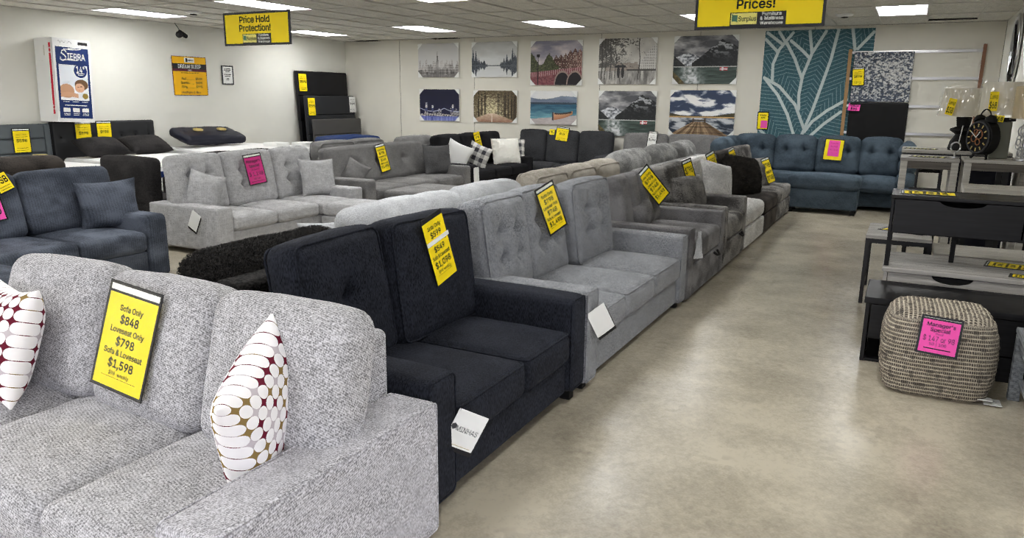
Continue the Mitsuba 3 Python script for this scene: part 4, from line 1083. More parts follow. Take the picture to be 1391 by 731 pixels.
art = [(-8.545, 2.31, .97, .66, p_city, 'pale gray city skyline canvas, top left of the canvases'), (-8.53, 1.435, .96, .63, p_night, 'canvas of city lights and a bridge at night, bottom left'),
       (-7.26, 2.31, 1.0, .66, p_lake, 'canvas of dark trees mirrored in a gray lake, top row'), (-7.235, 1.425, .97, .61, p_forest, 'canvas of a brown road through autumn trees, bottom row'),
       (-5.945, 2.23, 1.05, .80, p_bridge, 'canvas of a red canal bridge and old houses, top row'), (-5.98, 1.42, .96, .62, p_boat, 'canvas of a wooden boat on a blue lake, bottom row'),
       (-4.565, 2.245, 1.07, .79, p_rain, 'gray canvas of a couple with umbrellas in a rainy street, top row'), (-4.53, 1.335, 1.08, .80, p_mountain, 'dark mountain lake canvas with a red flag, bottom row right of the boat canvas'),
       (-3.19, 2.25, 1.08, .79, p_mountain, 'dark mountain lake canvas with a red flag, top row, rightmost'), (-3.19, 1.37, 1.12, .77, p_dock, 'canvas of a wooden dock under big white clouds, bottom row, rightmost')]
for (x, z, w_, h_, fn, lb) in art:
    k = thing('canvas_print', lb, 'canvas print', (x, YB - .03, z))
    obj('stretcher', rbox(w_, .036, h_, .004, (2, 1, 2), k=1), 'm_edge', k, smooth=30)
    g, U, V = grid_panel(w_ - .006, h_ - .006, 190, 140)
    obj('print', move(g, 0, -.0195, 0), 'm_print', k, smooth=True, color=srgb(fn(U, V)))
    for sx in (-1, 1):
        for sz in (-1, 1):
            a = .115
            P = np.array([[sx * w_ / 2, -.0205, sz * h_ / 2], [sx * (w_ / 2 - a), -.0205, sz * h_ / 2], [sx * w_ / 2, -.0205, sz * (h_ / 2 - a)]]) * [1.004, 1, 1.004]
            Q = P + [0, .003, 0]
            obj('corner_guard', trimesh.convex.convex_hull(np.vstack([P, Q])), 'm_paper', k)

# ------------------------------------------------------------------ teal leaf rug on the back wall
LEAF = [[[-1.82, 2.65], [-2.01, 2.4], [-2.09, 2.17], [-2.08, 1.92]], [[-2.23, 2.56], [-2.03, 2.36]], [[-2.21, 2.66], [-1.98, 2.49]], [[-2.03, 2.67], [-1.91, 2.49]], [[-1.9, 2.49], [-1.76, 2.25], [-1.63, 1.95]], [[-1.84, 2.53], [-1.65, 2.37], [-1.54, 2.26]],
        [[-1.33, 2.66], [-1.51, 2.33], [-1.62, 1.98], [-1.65, 1.69], [-1.63, 1.47]], [[-1.57, 2.67], [-1.51, 2.33]], [[-1.15, 2.69], [-1.22, 2.24], [-1.32, 1.84], [-1.42, 1.45], [-1.56, 1.02]], [[-0.95, 2.68], [-0.89, 2.38]], [[-0.65, 2.63], [-0.85, 2.39]],
        [[-2.21, 1.96], [-1.97, 1.68], [-1.8, 1.38], [-1.66, 1.02]], [[-2.21, 1.96], [-1.96, 1.82], [-1.69, 1.53], [-1.53, 1.17]], [[-0.93, 1.62], [-1.2, 1.45], [-1.41, 1.27], [-1.51, 1.11]], [[-1.0, 1.43], [-1.23, 1.24], [-1.44, 1.02]], [[-2.21, 1.12], [-2.08, 1.0]]]
RX0, RX1, RZ0, RZ1 = -2.245, -.63, .45, 2.69
k = thing('hanging_rug', 'teal rug with a white leaf pattern hanging on the back wall', 'rug', ((RX0 + RX1) / 2, YB - .022, (RZ0 + RZ1) / 2))
obj('backing', rbox(RX1 - RX0, .012, RZ1 - RZ0, .003, (2, 1, 2), k=1), 'm_white', k, smooth=30)
g, U, V = grid_panel(RX1 - RX0 - .004, RZ1 - RZ0 - .004, 320, 420)
PX, PZ = RX0 + U * (RX1 - RX0), RZ0 + V * (RZ1 - RZ0)
best, hatch = np.full(len(U), 9.0), np.zeros(len(U))
for li, line in enumerate(LEAF):
    (ex, ez), (fx, fz) = line[0], line[-1]
    an = math.atan2(fz - ez, fx - ex)
    for (ax, az), (bx, bz) in zip(line[:-1], line[1:]):
        L_ = math.hypot(bx - ax, bz - az)
        t = np.clip(((PX - ax) * (bx - ax) + (PZ - az) * (bz - az)) / L_ ** 2, 0, 1)
        d = np.hypot(PX - ax - t * (bx - ax), PZ - az - t * (bz - az))
        cr = np.sign((bx - ax) * (PZ - az) - (bz - az) * (PX - ax))
        h_ = PX * np.cos(an + cr * .62) + PZ * np.sin(an + cr * .62)
        up = d < best
        best, hatch = np.where(up, d, best), np.where(up, h_ + li * .017, hatch)
vein = np.mod(hatch, .058) / .058
thin = np.clip(1 - np.abs(vein - .5) / .12, 0, 1) ** .5 * .62
main = np.clip((.027 - best) / .007, 0, 1)
base = lerp3([56, 88, 97], [82, 114, 123], fb(U, V, 120, 160, 3, 2))
colr = lerp3(base, [168, 186, 187], thin)
colr = lerp3(colr, [196, 207, 206], main)
obj('pile', move(g, 0, -.0075, 0), 'm_pile', k, smooth=True, color=srgb(colr))

# ------------------------------------------------------------------ rug rail rack with two rug samples, in front of the back wall
k = thing('display_rack', 'tall rack of wooden posts and horizontal steel rails in front of the teal rug', 'rack', (0, 13.025, 0))
obj('post', box(-.975, -.925, -.02, .02, 0, 2.38), 'm_wood_post', k)
obj('post', box(.80, .845, -.02, .02, 0, 2.42), 'm_brown_post', k)
for z in (1.12, 1.53, 1.94, 2.33):
    obj('rail', cat(box(-.925, .80, -.012, .012, z - .02, z + .02)), 'm_steel', k)
k = thing('rug_sample', 'mottled blue, gray and white abstract rug hanging on the upper rails of the rack', 'rug', (-.475, 12.985, 1.96))
obj('backing', rbox(.82, .012, .74, .004, (2, 1, 2), k=1), 'm_dark_gray', k, smooth=30)
g, U, V = grid_panel(.815, .735, 150, 140)
a_, b_ = fb(U, V, 38, 44, 3, 3), fb(U, V, 3, 6, 9, 3)
cc = lerp3([206, 206, 204], [74, 82, 98], (a_ - .5) * 4.2 + .42 + (np.abs(V - .55) - .22) * 1.3 + (b_ - .5) * .8)
cc = lerp3(cc, [60, 60, 62], np.clip((fb(U, V, 50, 50, 12, 2) - .62) * 8, 0, 1) * .7)
obj('pile', move(g, 0, -.008, 0), 'm_pile', k, smooth=True, color=srgb(cc))
k = thing('rug_sample', 'plain black rug hanging on the lower rails of the rack', 'rug', (-.47, 12.985, 1.28))
obj('pile', rbox(.82, .02, .56, .006, (3, 1, 3), k=1), 'm_black', k, smooth=30)
obj('rail_clip', box(-.4, .4, -.014, .014, .28, .3), 'm_black_metal', k)

# ------------------------------------------------------------------ round mirror on the right wall
k = thing('round_mirror', 'round mirror with a pale metal rim on the right wall', 'mirror', m=M4((XR - .03, 11.25, 2.22), -90))
obj('rim', tube([(.40 * math.cos(a), 0, .42 * math.sin(a)) for a in np.linspace(0, 2 * math.pi, 49)[:-1]], .022, 8, True), 'm_steel', k, smooth=True)
obj('glass', trimesh.creation.cylinder(.395, .006, sections=48, transform=trimesh.geometry.align_vectors([0, 0, 1], [0, 1, 0])), 'm_mirror_glass', k)
obj('hub', cat([tube([(0, -.01, 0), (.39 * math.cos(a), -.01, .41 * math.sin(a))], .008, 5) for a in (.6, 2.2, 3.9, 5.4)]), 'm_black_metal', k)

# ------------------------------------------------------------------ tables and stands on the right
k = thing('tv_stand', 'low black wood media stand on the floor behind the pouf', 'media stand', (0, 0, 0))
def P_(n, x0, x1, y0, y1, z0, z1, m_, **kk):
    b = rbox(x1 - x0, y1 - y0, z1 - z0, min(.004, (z1 - z0) * .2, (x1 - x0) * .2), (1, 1, 1), k=1)
    return obj(n, move(b, (x0 + x1) / 2, (y0 + y1) / 2, (z0 + z1) / 2), m_, k, smooth=30, **kk)
P_('top', -.13, 1.0, 4.96, 5.5, .38, .42, 'm_black_wood')
P_('side_panel', -.12, -.095, 4.98, 5.49, 0, .38, 'm_black_wood')
P_('side_panel', .97, .995, 4.98, 5.49, 0, .38, 'm_black_wood')
P_('drawer_front', -.09, .965, 4.97, 4.99, .17, .376, 'm_black_wood')
P_('shelf', -.093, .968, 4.99, 5.48, .15, .168, 'm_black_wood')
P_('divider', .06, .08, 4.99, 5.48, .02, .148, 'm_black_wood')
P_('bottom_panel', -.093, .968, 4.99, 5.48, .0, .02, 'm_black_wood')
P_('back_panel', -.093, .058, 5.47, 5.485, .022, .148, 'm_gray_wood', label='gray back of the open cubby')
P_('lower_front', .085, .965, 4.975, 4.989, .0, .148, 'm_black_wood')
k = thing('tv_stand', 'gray wood media stand with a half moon drawer pull, under the raised black stand', 'media stand', (0, 0, 0))
P_('top', -.06, 1.02, 5.56, 6.2, .47, .5, 'm_gray_wood')
P_('side_panel', -.05, -.025, 5.58, 6.18, .06, .47, 'm_gray_wood')
P_('side_panel', .98, 1.005, 5.58, 6.18, .06, .47, 'm_gray_wood')
P_('bottom_panel', -.024, .979, 5.6, 6.18, .06, .085, 'm_gray_wood')
from shapely.geometry import Polygon, Point, box as sbox
def front_board(x0, x1, z0, z1, y, cx, rw, rh, th, m_):
    poly = sbox(x0, z0, x1, z1).difference(Polygon([(cx + rw * math.cos(a), z1 + rh * math.sin(a)) for a in np.linspace(math.pi, 2 * math.pi, 20)] + [(cx + rw, z1 + .1), (cx - rw, z1 + .1)]))
    me = trimesh.creation.extrude_polygon(poly, th)
    me.vertices = np.stack([me.vertices[:, 0], y - me.vertices[:, 2], me.vertices[:, 1]], 1)
    me.fix_normals()
    return obj('drawer_front', me, m_, k)
front_board(-.022, .90, .22, .465, 5.6, .36, .12, .05, .018, 'm_gray_wood')
P_('front_panel', -.022, .977, 5.585, 5.6, .088, .215, 'm_gray_wood')
P_('drawer_box', -.02, .895, 5.62, 6.1, .24, .455, 'm_black')
for x in (.0, .95):
    for y in (5.62, 6.14):
        P_('leg', x - .025, x + .025, y - .025, y + .025, 0, .059, 'm_black')
k = thing('tv_stand', 'black media stand on thin legs standing on top of the gray wood stand', 'media stand', (0, 0, 0))
P_('top', -.06, 1.02, 5.6, 6.02, .965, .99, 'm_black_wood')
P_('side_panel', -.055, -.035, 5.62, 6.01, .73, .965, 'm_black_wood')
P_('side_panel', 1.0, 1.015, 5.62, 6.01, .73, .965, 'm_black_wood')
P_('bottom_panel', -.034, .999, 5.62, 6.01, .73, .75, 'm_black_wood')
P_('back_panel', -.034, .999, 5.99, 6.01, .752, .963, 'm_black')
front_board(-.032, .70, .74, .962, 5.62, .36, .13, .035, .016, 'm_black_wood')
front_board(.71, .998, .74, .962, 5.62, .86, .001, .001, .016, 'm_black_wood')
for x, y in ((-.04, 5.63), (.99, 5.63), (-.04, 5.99), (.36, 5.97), (.99, 5.99)):
    obj('leg', bar((x, y, .502), (x, y, .735), .03), 'm_black', k)
k = thing('side_table', 'small gray wood side table on a black metal frame left of the stacked stands', 'side table', (0, 0, 0))
P_('top', -.215, .25, 6.48, 7.2, .535, .56, 'm_gray_wood')
for x in (-.2, .235):
    for y in (6.5, 7.18):
        obj('leg', box(x - .014, x + .014, y - .014, y + .014, 0, .51), 'm_black_metal', k)
obj('frame', cat(box(-.215, .25, 6.485, 6.515, .5, .534), box(-.215, .25, 7.165, 7.195, .5, .534), box(-.215, -.185, 6.515, 7.165, .5, .534), box(.22, .25, 6.515, 7.165, .5, .534)), 'm_black_metal', k)
obj('stretcher', cat(box(-.207, -.193, 6.515, 7.165, .1, .13), box(.228, .242, 6.515, 7.165, .1, .13)), 'm_black_metal', k)
k = thing('bench', 'pale wood bench top behind the gray wood stand', 'bench', (0, 0, 0))
P_('top', .27, 1.02, 6.5, 7.0, .42, .46, 'm_white_wood')
for x in (.32, .97):
    for y in (6.55, 6.95):
        obj('leg', box(x - .02, x + .02, y - .02, y + .02, 0, .42), 'm_black_metal', k)


def table(label, x0, x1, y0, y1, z, topm, legm, ap=.07, lw=.06, apm=None, slab=None, cat_='table'):
    global k
    k = thing('counter_table', label, cat_, (0, 0, 0))
    P_('top', x0, x1, y0, y1, z - .03, z, topm)
    obj('apron', cat(box(x0 + .03, x1 - .03, y0 + .02, y0 + .045, z - .03 - ap, z - .03), box(x0 + .03, x1 - .03, y1 - .045, y1 - .02, z - .03 - ap, z - .03), box(x0 + .02, x0 + .045, y0 + .045, y1 - .045, z - .03 - ap, z - .03), box(x1 - .045, x1 - .02, y0 + .045, y1 - .045, z - .03 - ap, z - .03)), apm or topm, k)
    for x in (x0 + lw / 2 + .005, x1 - lw / 2 - .005):
        for y in (y0 + lw / 2 + .01, y1 - lw / 2 - .01):
            P_('leg', x - lw / 2, x + lw / 2, y - lw / 2, y + lw / 2, 0, z - .03, legm)
    if slab:
        P_('shelf', *slab)
    return k


table('tall gray wood table with pale legs behind the raised black stand', -.05, .44, 8.0, 8.5, 1.085, 'm_gray_wood', 'm_white_wood', apm='m_dark_wood')
table('tall worn wood table carrying the black alarm clock and the column lamp', .47, 1.03, 8.0, 8.5, 1.09, 'm_white_wood', 'm_white_wood', apm='m_dark_wood', ap=.07)
table('pale wood dining table behind the gray tall table, under the hourglass lamp', -.05, .9, 8.6, 9.25, 1.125, 'm_white_wood', 'm_dark_gray', apm='m_dark_gray', ap=.05, lw=.05)
k = thing('bench', 'whitewashed plank seat below the worn wood table', 'bench', (0, 0, 0))
P_('seat', .46, 1.04, 7.3, 7.7, .84, .90, 'm_white_wood')
for x in (.5, 1.0):
    for y in (7.34, 7.66):
        obj('leg', box(x - .02, x + .02, y - .02, y + .02, 0, .84), 'm_black_metal', k)
k = thing('storage_crate', 'dark gray crate stacked under the tall gray table', 'crate', (0, 0, 0))
P_('body', .06, .32, 8.1, 8.4, .60, .74, 'm_dark_gray')
P_('rim', .05, .33, 8.09, 8.41, .742, .77, 'm_dark_gray')
k = thing('stool', 'dark stool under the tall gray table, carrying the gray crate', 'stool', (0, 0, 0))
P_('seat', .05, .33, 8.08, 8.42, .55, .598, 'm_black_wood')
for x in (.08, .30):
    for y in (8.11, 8.39):
        obj('leg', box(x - .018, x + .018, y - .018, y + .018, 0, .549), 'm_black_metal', k)
k = thing('slatted_stand', 'black slatted shelf unit standing behind the tall gray table', 'shelf', (0, 0, 0))
for i, z in enumerate((.84, .90, .96)):
    P_('shelf', .12, .36, 9.4, 9.7, z, z + .02, 'm_black')
for x in (.125, .355):
    P_('side_panel', x - .012, x + .012, 9.4, 9.7, 0, 1.03, 'm_dark_gray')
k = thing('cabinet', 'dark navy cabinet standing behind the worn wood table', 'cabinet', (0, 0, 0))
P_('body', .46, 1.0, 9.4, 9.8, .05, 1.0, 'm_navy_cover')
P_('top', .45, 1.01, 9.39, 9.81, 1.0, 1.03, 'm_black_wood')
P_('plinth', .48, .98, 9.42, 9.78, 0, .05, 'm_black')
# gray table at the right edge with a pale stand on it
k = thing('coffee_table', 'weathered gray wood coffee table with a lower shelf at the right edge', 'coffee table', (0, 0, 0))
P_('top', .64, 1.04, 3.3, 4.74, .375, .405, 'm_gray_wood_y')
P_('shelf', .68, 1.02, 3.34, 4.70, .1, .125, 'm_gray_wood_y')
for x in (.67, 1.01):
    for y in (3.34, 4.70):
        P_('leg', x - .028, x + .028, y - .028, y + .028, 0, .375, 'm_gray_wood_y')
for y in (3.34, 4.70):
    obj('rail', box(.70, .98, y - .015, y + .015, .30, .374), 'm_gray_wood_y', k)
for x in (.67, 1.01):
    obj('rail', box(x - .015, x + .015, 3.37, 4.67, .30, .374), 'm_gray_wood_y', k)
k = thing('end_table', 'pale gray end table stacked on the weathered coffee table', 'end table', (0, 0, 0))
P_('top', .685, 1.03, 4.2, 4.72, .70, .725, 'm_gray_wood')
for x in (.705, 1.0):
    for y in (4.23, 4.69):
        P_('leg', x - .017, x + .017, y - .017, y + .017, .406, .70, 'm_gray_wood')

# ------------------------------------------------------------------ knotted pouf
k = thing('pouf', 'woven pouf of cream and black cord with a pink card, on the aisle floor', 'pouf', (.275, 4.72, 0), 2)
def pouf_mesh(W=.56, D=.5, H=.48, rows=22):
    nu, nv = 240, 150
    a = np.linspace(0, 2 * math.pi, nu + 1)
    s = np.linspace(0, 1, nv)
    A, S_ = np.meshgrid(a, s, indexing='ij')
    # profile: up the bulging side, over the rounded edge, to the middle of the top
    zt = np.array([0, 0, .02, .12, .25, .36, .43, .465, .478, .482, .484])
    rt = np.array([0, .82, .92, 1.0, 1.02, .985, .91, .80, .62, .3, 0.0])
    L = np.concatenate([[0], np.cumsum(np.hypot(np.diff(zt), np.diff(rt * .27)))])
    z = np.interp(S_, L / L[-1], zt)
    r = np.interp(S_, L / L[-1], rt)
    p = 4.5
    q = (np.abs(np.cos(A)) ** p + np.abs(np.sin(A)) ** p) ** (-1 / p)
    X, Y = W / 2 * r * q * np.cos(A), D / 2 * r * q * np.sin(A)
    side = z < .435
    vrow = np.where(side, z / H * rows, 0)
    per = np.where(side, A / (2 * math.pi) * 120, 0)
    # rows on the top run front to back
    vtop = 60 + X * 46
    utop = Y * 60
    v = np.where(side, vrow, vtop)
    u = np.where(side, per, utop)
    rib = np.abs(np.sin(np.pi * v)) ** .6 * .006 + (meshkit.noise(np.stack([u * .8, np.floor(v) * 1.7, v * 0], -1), 2) - .5) * .009
    n = np.stack([X / (W / 2) ** 2, Y / (D / 2) ** 2, np.where(side, .2, 8.0)], -1)
    n /= np.linalg.norm(n, axis=-1, keepdims=True)
    big = (meshkit.fbm(np.stack([X * 5 + 9, Y * 5, z * 5], -1), 3, 8) - .5) * .03
    P = np.stack([X, Y, z], -1) + n * (rib + big * (z > .02))[..., None]
    P[..., 2] = np.maximum(P[..., 2], 0.0)
    i, j = np.meshgrid(np.arange(nu), np.arange(nv - 1), indexing='ij')
    b = i * nv + j
    f = np.stack([b, b + nv, b + nv + 1, b + 1], -1).reshape(-1, 4)
    return trimesh.Trimesh(P.reshape(-1, 3), np.vstack([f[:, [0, 1, 2]], f[:, [0, 2, 3]]]), process=False), np.stack([u.ravel(), v.ravel()], 1)
me, uv = pouf_mesh()
obj('woven_cover', me, 'm_rope', k, smooth=True, uv=uv)
obj('care_tag', cat(move(rbox(.085, .1, .004, .001, (1, 1, 1), k=1), .28, -.17, .012), move(rbox(.07, .05, .004, .001, (1, 1, 1), k=1), .24, -.2, .035)), 'm_paper', k, label='white care labels lying beside the pouf')
price_sign('pink special price card in a black edged pouch hanging on the pouf', M4((.265, 4.435, .375), 2) @ M4(rx=-9, ry=4), .20, .21, [('Manager\'s', .8, 1), ('Special', .8, 1), ('Pouf', .5, 0), ('$ 147 or 98', 1.1, 0), ('50 | 100', .6, 0), ('-', .9, 0)], card='m_pink', top=.10, margin=.35)

# ------------------------------------------------------------------ lamps and clock on the tables
def shade(k, c, r0, r1, h, matn='m_shade'):
    prof = [(r0, 0), (r1, h)]
    me = lathe([(r0, 0), (r1, h), (r1 - .004, h), (r0 - .004, 0), (r0, 0)], 48)
    obj('shade', move(me, *c), matn, k, smooth=30)
    nu, nv = 90, 16
    A, S_ = np.meshgrid(np.linspace(0, 2 * math.pi, nu + 1), np.linspace(0, 1, nv), indexing='ij')
    r = (r0 + (r1 - r0) * S_) + .006 + .022 * meshkit.fbm(np.stack([np.cos(A) * 9 + 19, np.sin(A) * 9 + 19, S_ * 4], -1), 3, 4)
    P = np.stack([r * np.cos(A), r * np.sin(A), -.01 + S_ * (h + .05)], -1).reshape(-1, 3)
    i, j = np.meshgrid(np.arange(nu), np.arange(nv - 1), indexing='ij')
    b = i * nv + j
    f = np.stack([b, b + nv, b + nv + 1, b + 1], -1).reshape(-1, 4)
    obj('plastic_sleeve', move(trimesh.Trimesh(P, np.vstack([f[:, [0, 1, 2]], f[:, [0, 2, 3]]]), process=False), *c), 'm_clear', k, label='crinkled clear plastic sleeve')


plain('m_copper', lin(150, 96, 60), .45, .4)
plain('m_shade', lin(228, 223, 208), .8, .2)
plain('m_shade_tan', lin(200, 184, 150), .8, .2)
plain('m_lamp_column', lin(120, 122, 108), .5, .4)
plain('m_crystal', lin(200, 202, 204), .15, .6, .3)
k = thing('table_lamp', 'table lamp with a black hourglass base and a plastic wrapped cream shade', 'lamp', (.47, 8.85, 1.127))
obj('base', lathe([(0, 0), (.11, 0), (.115, .02), (.10, .09), (.066, .145), (.062, .158), (.115, .195), (.11, .213), (.056, .235), (.064, .272), (.07, .328), (0, .328)], 32), 'm_black', k, smooth=40)
obj('stem', move(trimesh.creation.cylinder(.01, .14), 0, 0, .39), 'm_steel', k, smooth=30)
shade(k, (0, 0, .337), .235, .205, .27)
k = thing('table_lamp', 'table lamp with a gray column base and crinkled white shade, behind the alarm clock', 'lamp', (.75, 8.33, 1.092))
obj('base', move(rbox(.15, .15, .34, .01, (2, 2, 4), k=1), 0, 0, .17), 'm_lamp_column', k, smooth=30)
obj('cap', move(rbox(.19, .19, .03, .006, (1, 1, 1), k=1), 0, 0, .356), 'm_black', k, smooth=30)
obj('stem', move(trimesh.creation.cylinder(.01, .34), 0, 0, .54), 'm_steel', k, smooth=30)
shade(k, (0, 0, .40), .20, .19, .29)
obj('finial', move(trimesh.creation.cylinder(.018, .06), 0, 0, .73), 'm_black', k, smooth=30)
k = thing('table_lamp', 'table lamp with a wiry crystal base and a tan shade, at the right edge', 'lamp', (.92, 8.12, 1.092))
obj('foot', move(lathe([(0, 0), (.07, 0), (.07, .015), (0, .02)], 24), 0, 0, 0), 'm_steel', k, smooth=30)
rings = []
for i in range(7):
    for j in range(3):
        cx_, cz_ = .045 * math.cos(i * 2.1 + j), .06 + .1 * j + .02 * math.sin(i)
        cy_ = .045 * math.sin(i * 2.1 + j)
        aa = np.linspace(0, 2 * math.pi, 15)[:-1]
        rings.append(tube(np.stack([cx_ + .035 * np.cos(aa) * math.cos(i), cy_ + .035 * np.cos(aa) * math.sin(i), cz_ + .045 * np.sin(aa)], 1), .004, 5, True))
obj('ring_cluster', cat(rings), 'm_crystal', k, smooth=True)
obj('stem', move(trimesh.creation.cylinder(.008, .6), 0, 0, .32), 'm_steel', k, smooth=30)
shade(k, (0, 0, .37), .125, .12, .28, 'm_shade_tan')
k = thing('alarm_clock', 'big black twin bell alarm clock with a skeleton dial', 'clock', m=M4((.60, 8.14, 1.093), -56) @ trimesh.transformations.scale_matrix(.9))
al = trimesh.geometry.align_vectors([0, 0, 1], [0, 1, 0])
obj('body', move(lathe([(0, -.05), (.165, -.05), (.178, -.04), (.178, .05), (.16, .065), (0, .065)], 40).apply_transform(al), 0, 0, .215), 'm_black', k, smooth=40)
obj('rim', move(tube([(.155 * math.cos(a), -.058, .155 * math.sin(a)) for a in np.linspace(0, 2 * math.pi, 41)[:-1]], .010, 6, True), 0, 0, .215), 'm_dark_gray', k, smooth=True)
gl = []
for i in range(12):
    a = i * math.pi / 6
    gl.append(bar((.105 * math.sin(a), -.066, .215 + .105 * math.cos(a)), (.138 * math.sin(a), -.066, .215 + .138 * math.cos(a)), .012, .004))
obj('numerals', cat(gl), 'm_gold', k)
gears = [tube([(cx_ + r_ * math.cos(a), -.07, .215 + cz_ + r_ * math.sin(a)) for a in np.linspace(0, 2 * math.pi, 19)[:-1]], .006, 5, True) for cx_, cz_, r_ in ((.03, .03, .045), (-.04, -.01, .035), (.02, -.045, .03), (-.02, .055, .025))]
obj('gear', cat(gears), 'm_copper', k, smooth=True)
obj('hand', cat(bar((0, -.078, .215), (.05, -.078, .275), .008, .003), bar((0, -.078, .215), (-.075, -.078, .27), .007, .003)), 'm_paper', k)
for s in (-1, 1):
    obj('bell', move(lathe([(.0, .055), (.03, .05), (.055, .02), (.058, 0), (0, 0)], 20), 0, 0, 0), 'm_black', k, smooth=40, m=M4((s * .075, 0, .385), 0, 0, s * 22))
    obj('foot', bar((s * .08, 0, .06), (s * .11, -.02, .0), .018), 'm_black', k)
obj('handle', tube([(.075 * math.cos(a), 0, .41 + .085 * math.sin(a)) for a in np.linspace(0, math.pi, 15)], .007, 6), 'm_black_metal', k, smooth=True)
k = thing('wire_sculpture', 'small silver ring figure standing beside the alarm clock', 'ornament', m=M4((.40, 8.22, 1.087), 0))
obj('ring', tube([(.04 * math.cos(a), 0, .10 + .045 * math.sin(a)) for a in np.linspace(0, 2 * math.pi, 25)[:-1]], .009, 6, True), 'm_steel', k, smooth=True)
obj('stem', tube([(0, 0, 0), (.0, 0, .06)], .009, 6), 'm_steel', k)
obj('spike', tube([(.02, 0, .14), (.035, 0, .30)], .006, 6), 'm_steel', k)
obj('foot', move(trimesh.creation.cylinder(.045, .012), 0, 0, .006), 'm_steel', k)

# ------------------------------------------------------------------ pillows
pillow('white dotted pillow standing against the right arm of the nearest gray sofa', 'm_dots', M4((-1.70, 1.545, .635), 114) @ M4(ry=-20, rx=3), .44, .44, .17, seed=1, pinch=.12, uvscale=21)
pillow('white dotted pillow with maroon and olive stars at the left edge of the picture', 'm_dots', M4((-2.98, 1.5, .67), -12) @ M4(rx=-20, ry=-4), .44, .44, .17, seed=2, pinch=.12, uvscale=21)
pillow('slate blue corduroy pillow on the slate blue sofa', 'm_slate_cord', F((-6.1, 4.06, .66), 62, 16, -3), .48, .42, .16, seed=3)
pillow('light gray linen pillow against the left arm of the light gray sectional', 'm_light_linen', F((-6.45, 5.36, .60), 28, 10, 14), .38, .42, .2, seed=4)
pillow('square gray linen pillow on the chaise of the light gray sectional', 'm_light_linen', F((-6.38, 7.0, .62), 78, 14, 3), .50, .45, .14, seed=5)
pillow('gray pillow leaning in the left corner of the mid gray sofa', 'm_mid_gray', F((-6.42, 7.76, .61), 40, 12, 30), .31, .31, .16, seed=6)
pillow('darker gray pillow with crimped edges at the right end of the mid gray sofa', 'm_gray_pillow', F((-6.35, 9.62, .66), 72, 12, 2), .52, .46, .15, seed=7)
pillow('white pillow at the near arm of the black sofa', 'm_soft_white', F((-6.38, 10.22, .67), 30, 14, 24), .42, .46, .16, seed=8)
pillow('black and white checked pillow half behind the white pillow on the black sofa', 'm_checks', F((-6.22, 10.62, .65), 6, 10, 20), .42, .42, .14, seed=9)
pillow('fluffy cream pillow at the right end of the black sofa', 'm_cream', F((-6.25, 11.65, .67), 62, 14, 0), .56, .46, .17, seed=10, pinch=.04, pile=(9000, .016, .004, 5))
pillow('black and white checked pillow half behind the fluffy cream one', 'm_checks', F((-6.3, 12.02, .66), 50, 14, 4), .48, .46, .15, seed=11)
pillow('small gray cushion leaning under the price card of the channelled sleeper chair', 'm_gray_plush', F((-2.02, 6.32, .60), 90, 18, -6), .42, .22, .16, seed=12, pinch=.04)
pillow('fluffy taupe gray pillow on the taupe sleeper chair', 'm_taupe_plush', F((-1.93, 7.5, .66), 80, 16, 0), .72, .38, .2, seed=13, pinch=.03)
pillow('white boucle pillow on the speckled white sleeper chair', 'm_white_boucle', F((-1.90, 8.55, .67), 62, 16, 14), .54, .50, .2, seed=14, pinch=.04)
pillow('dark brown fur pillow on the dark brown sleeper chair', 'm_fur', F((-1.80, 9.62, .66), 72, 14, 8), .68, .48, .28, seed=15, pinch=.03, amp=.02, pile=(14000, .035, .004, 6))
pillow('warm gray pillow with a price card on the farthest sleeper chair', 'm_taupe_plush', F((-1.80, 10.65, .62), 72, 16, 2), .6, .42, .2, seed=16, pinch=.03)

# ------------------------------------------------------------------ price cards
price_sign('yellow $848 price card on the middle back cushion of the nearest gray sofa', on_cushion(c1[1], -.13, .10, 4, .014), .29, .39, [('', .3, 0), ('Sofa Only', .85, 1), ('$848', 1.25, 1), ('Loveseat Only', .85, 1), ('$798', 1.25, 1), ('Sofa & Loveseat', .85, 1), ('$1,598', 1.25, 1), ('$98  weekly', .6, 0), ('-', .2, 0), ('', .5, 0)], clear=True, margin=.62)
k = price_sign('yellow price card without a pouch, strapped on the navy loveseat', on_cushion(c2[1], -.12, .42, -14, .016), .19, .32, [('Sofa Only', .75, 1), ('$599', 1.1, 1), ('Loveseat Only', .75, 1), ('$549', 1.1, 1), ('Sofa & Loveseat', .75, 1), ('$1,098', 1.2, 1), ('$98 weekly', .6, 0), ('-', .2, 0), ('', .6, 0)], pouch=False)
obj('strap', move(rbox(.2, .006, .022, .002, (2, 1, 1), k=1), 0, -.006, .055), 'm_strap', k)
obj('header', box(-.095, .095, 0, .003, .162, .185), 'm_sign_black', k)
price_sign('yellow price card on the middle cushion of the pale gray three seat sofa', on_cushion(c3[1], -.12, .50, 0, .035) @ M4(rz=-16) @ M4(ry=-15), .2, .33, STD, clear=True)
price_sign('yellow price card hanging askew on the channelled sleeper chair', on_cushion(c4[2], .2, .42, 0, .06) @ M4(rz=-38) @ M4(ry=-34), .17, .36, STD)
price_sign('yellow price card on the back of the taupe sleeper chair', on_cushion(c5[0], .12, .36, 0, .06) @ M4(rz=-30) @ M4(ry=-10), .14, .36, STD[1:4])
price_sign('yellow price card on the back of the white sleeper chair', on_cushion(c6[0], -.05, .45, 0, .06) @ M4(rz=-26) @ M4(ry=-14), .16, .36, STD[1:4])
price_sign('yellow price card on the back of the dark brown sleeper chair', on_cushion(c7[0], .0, .45, 0, .06) @ M4(rz=-24) @ M4(ry=-12), .14, .34, STD[1:4])
price_sign('yellow price card on the warm gray pillow of the farthest sleeper chair', F((-1.66, 10.72, .66), 56, 16, -14), .16, .36, STD[1:4])
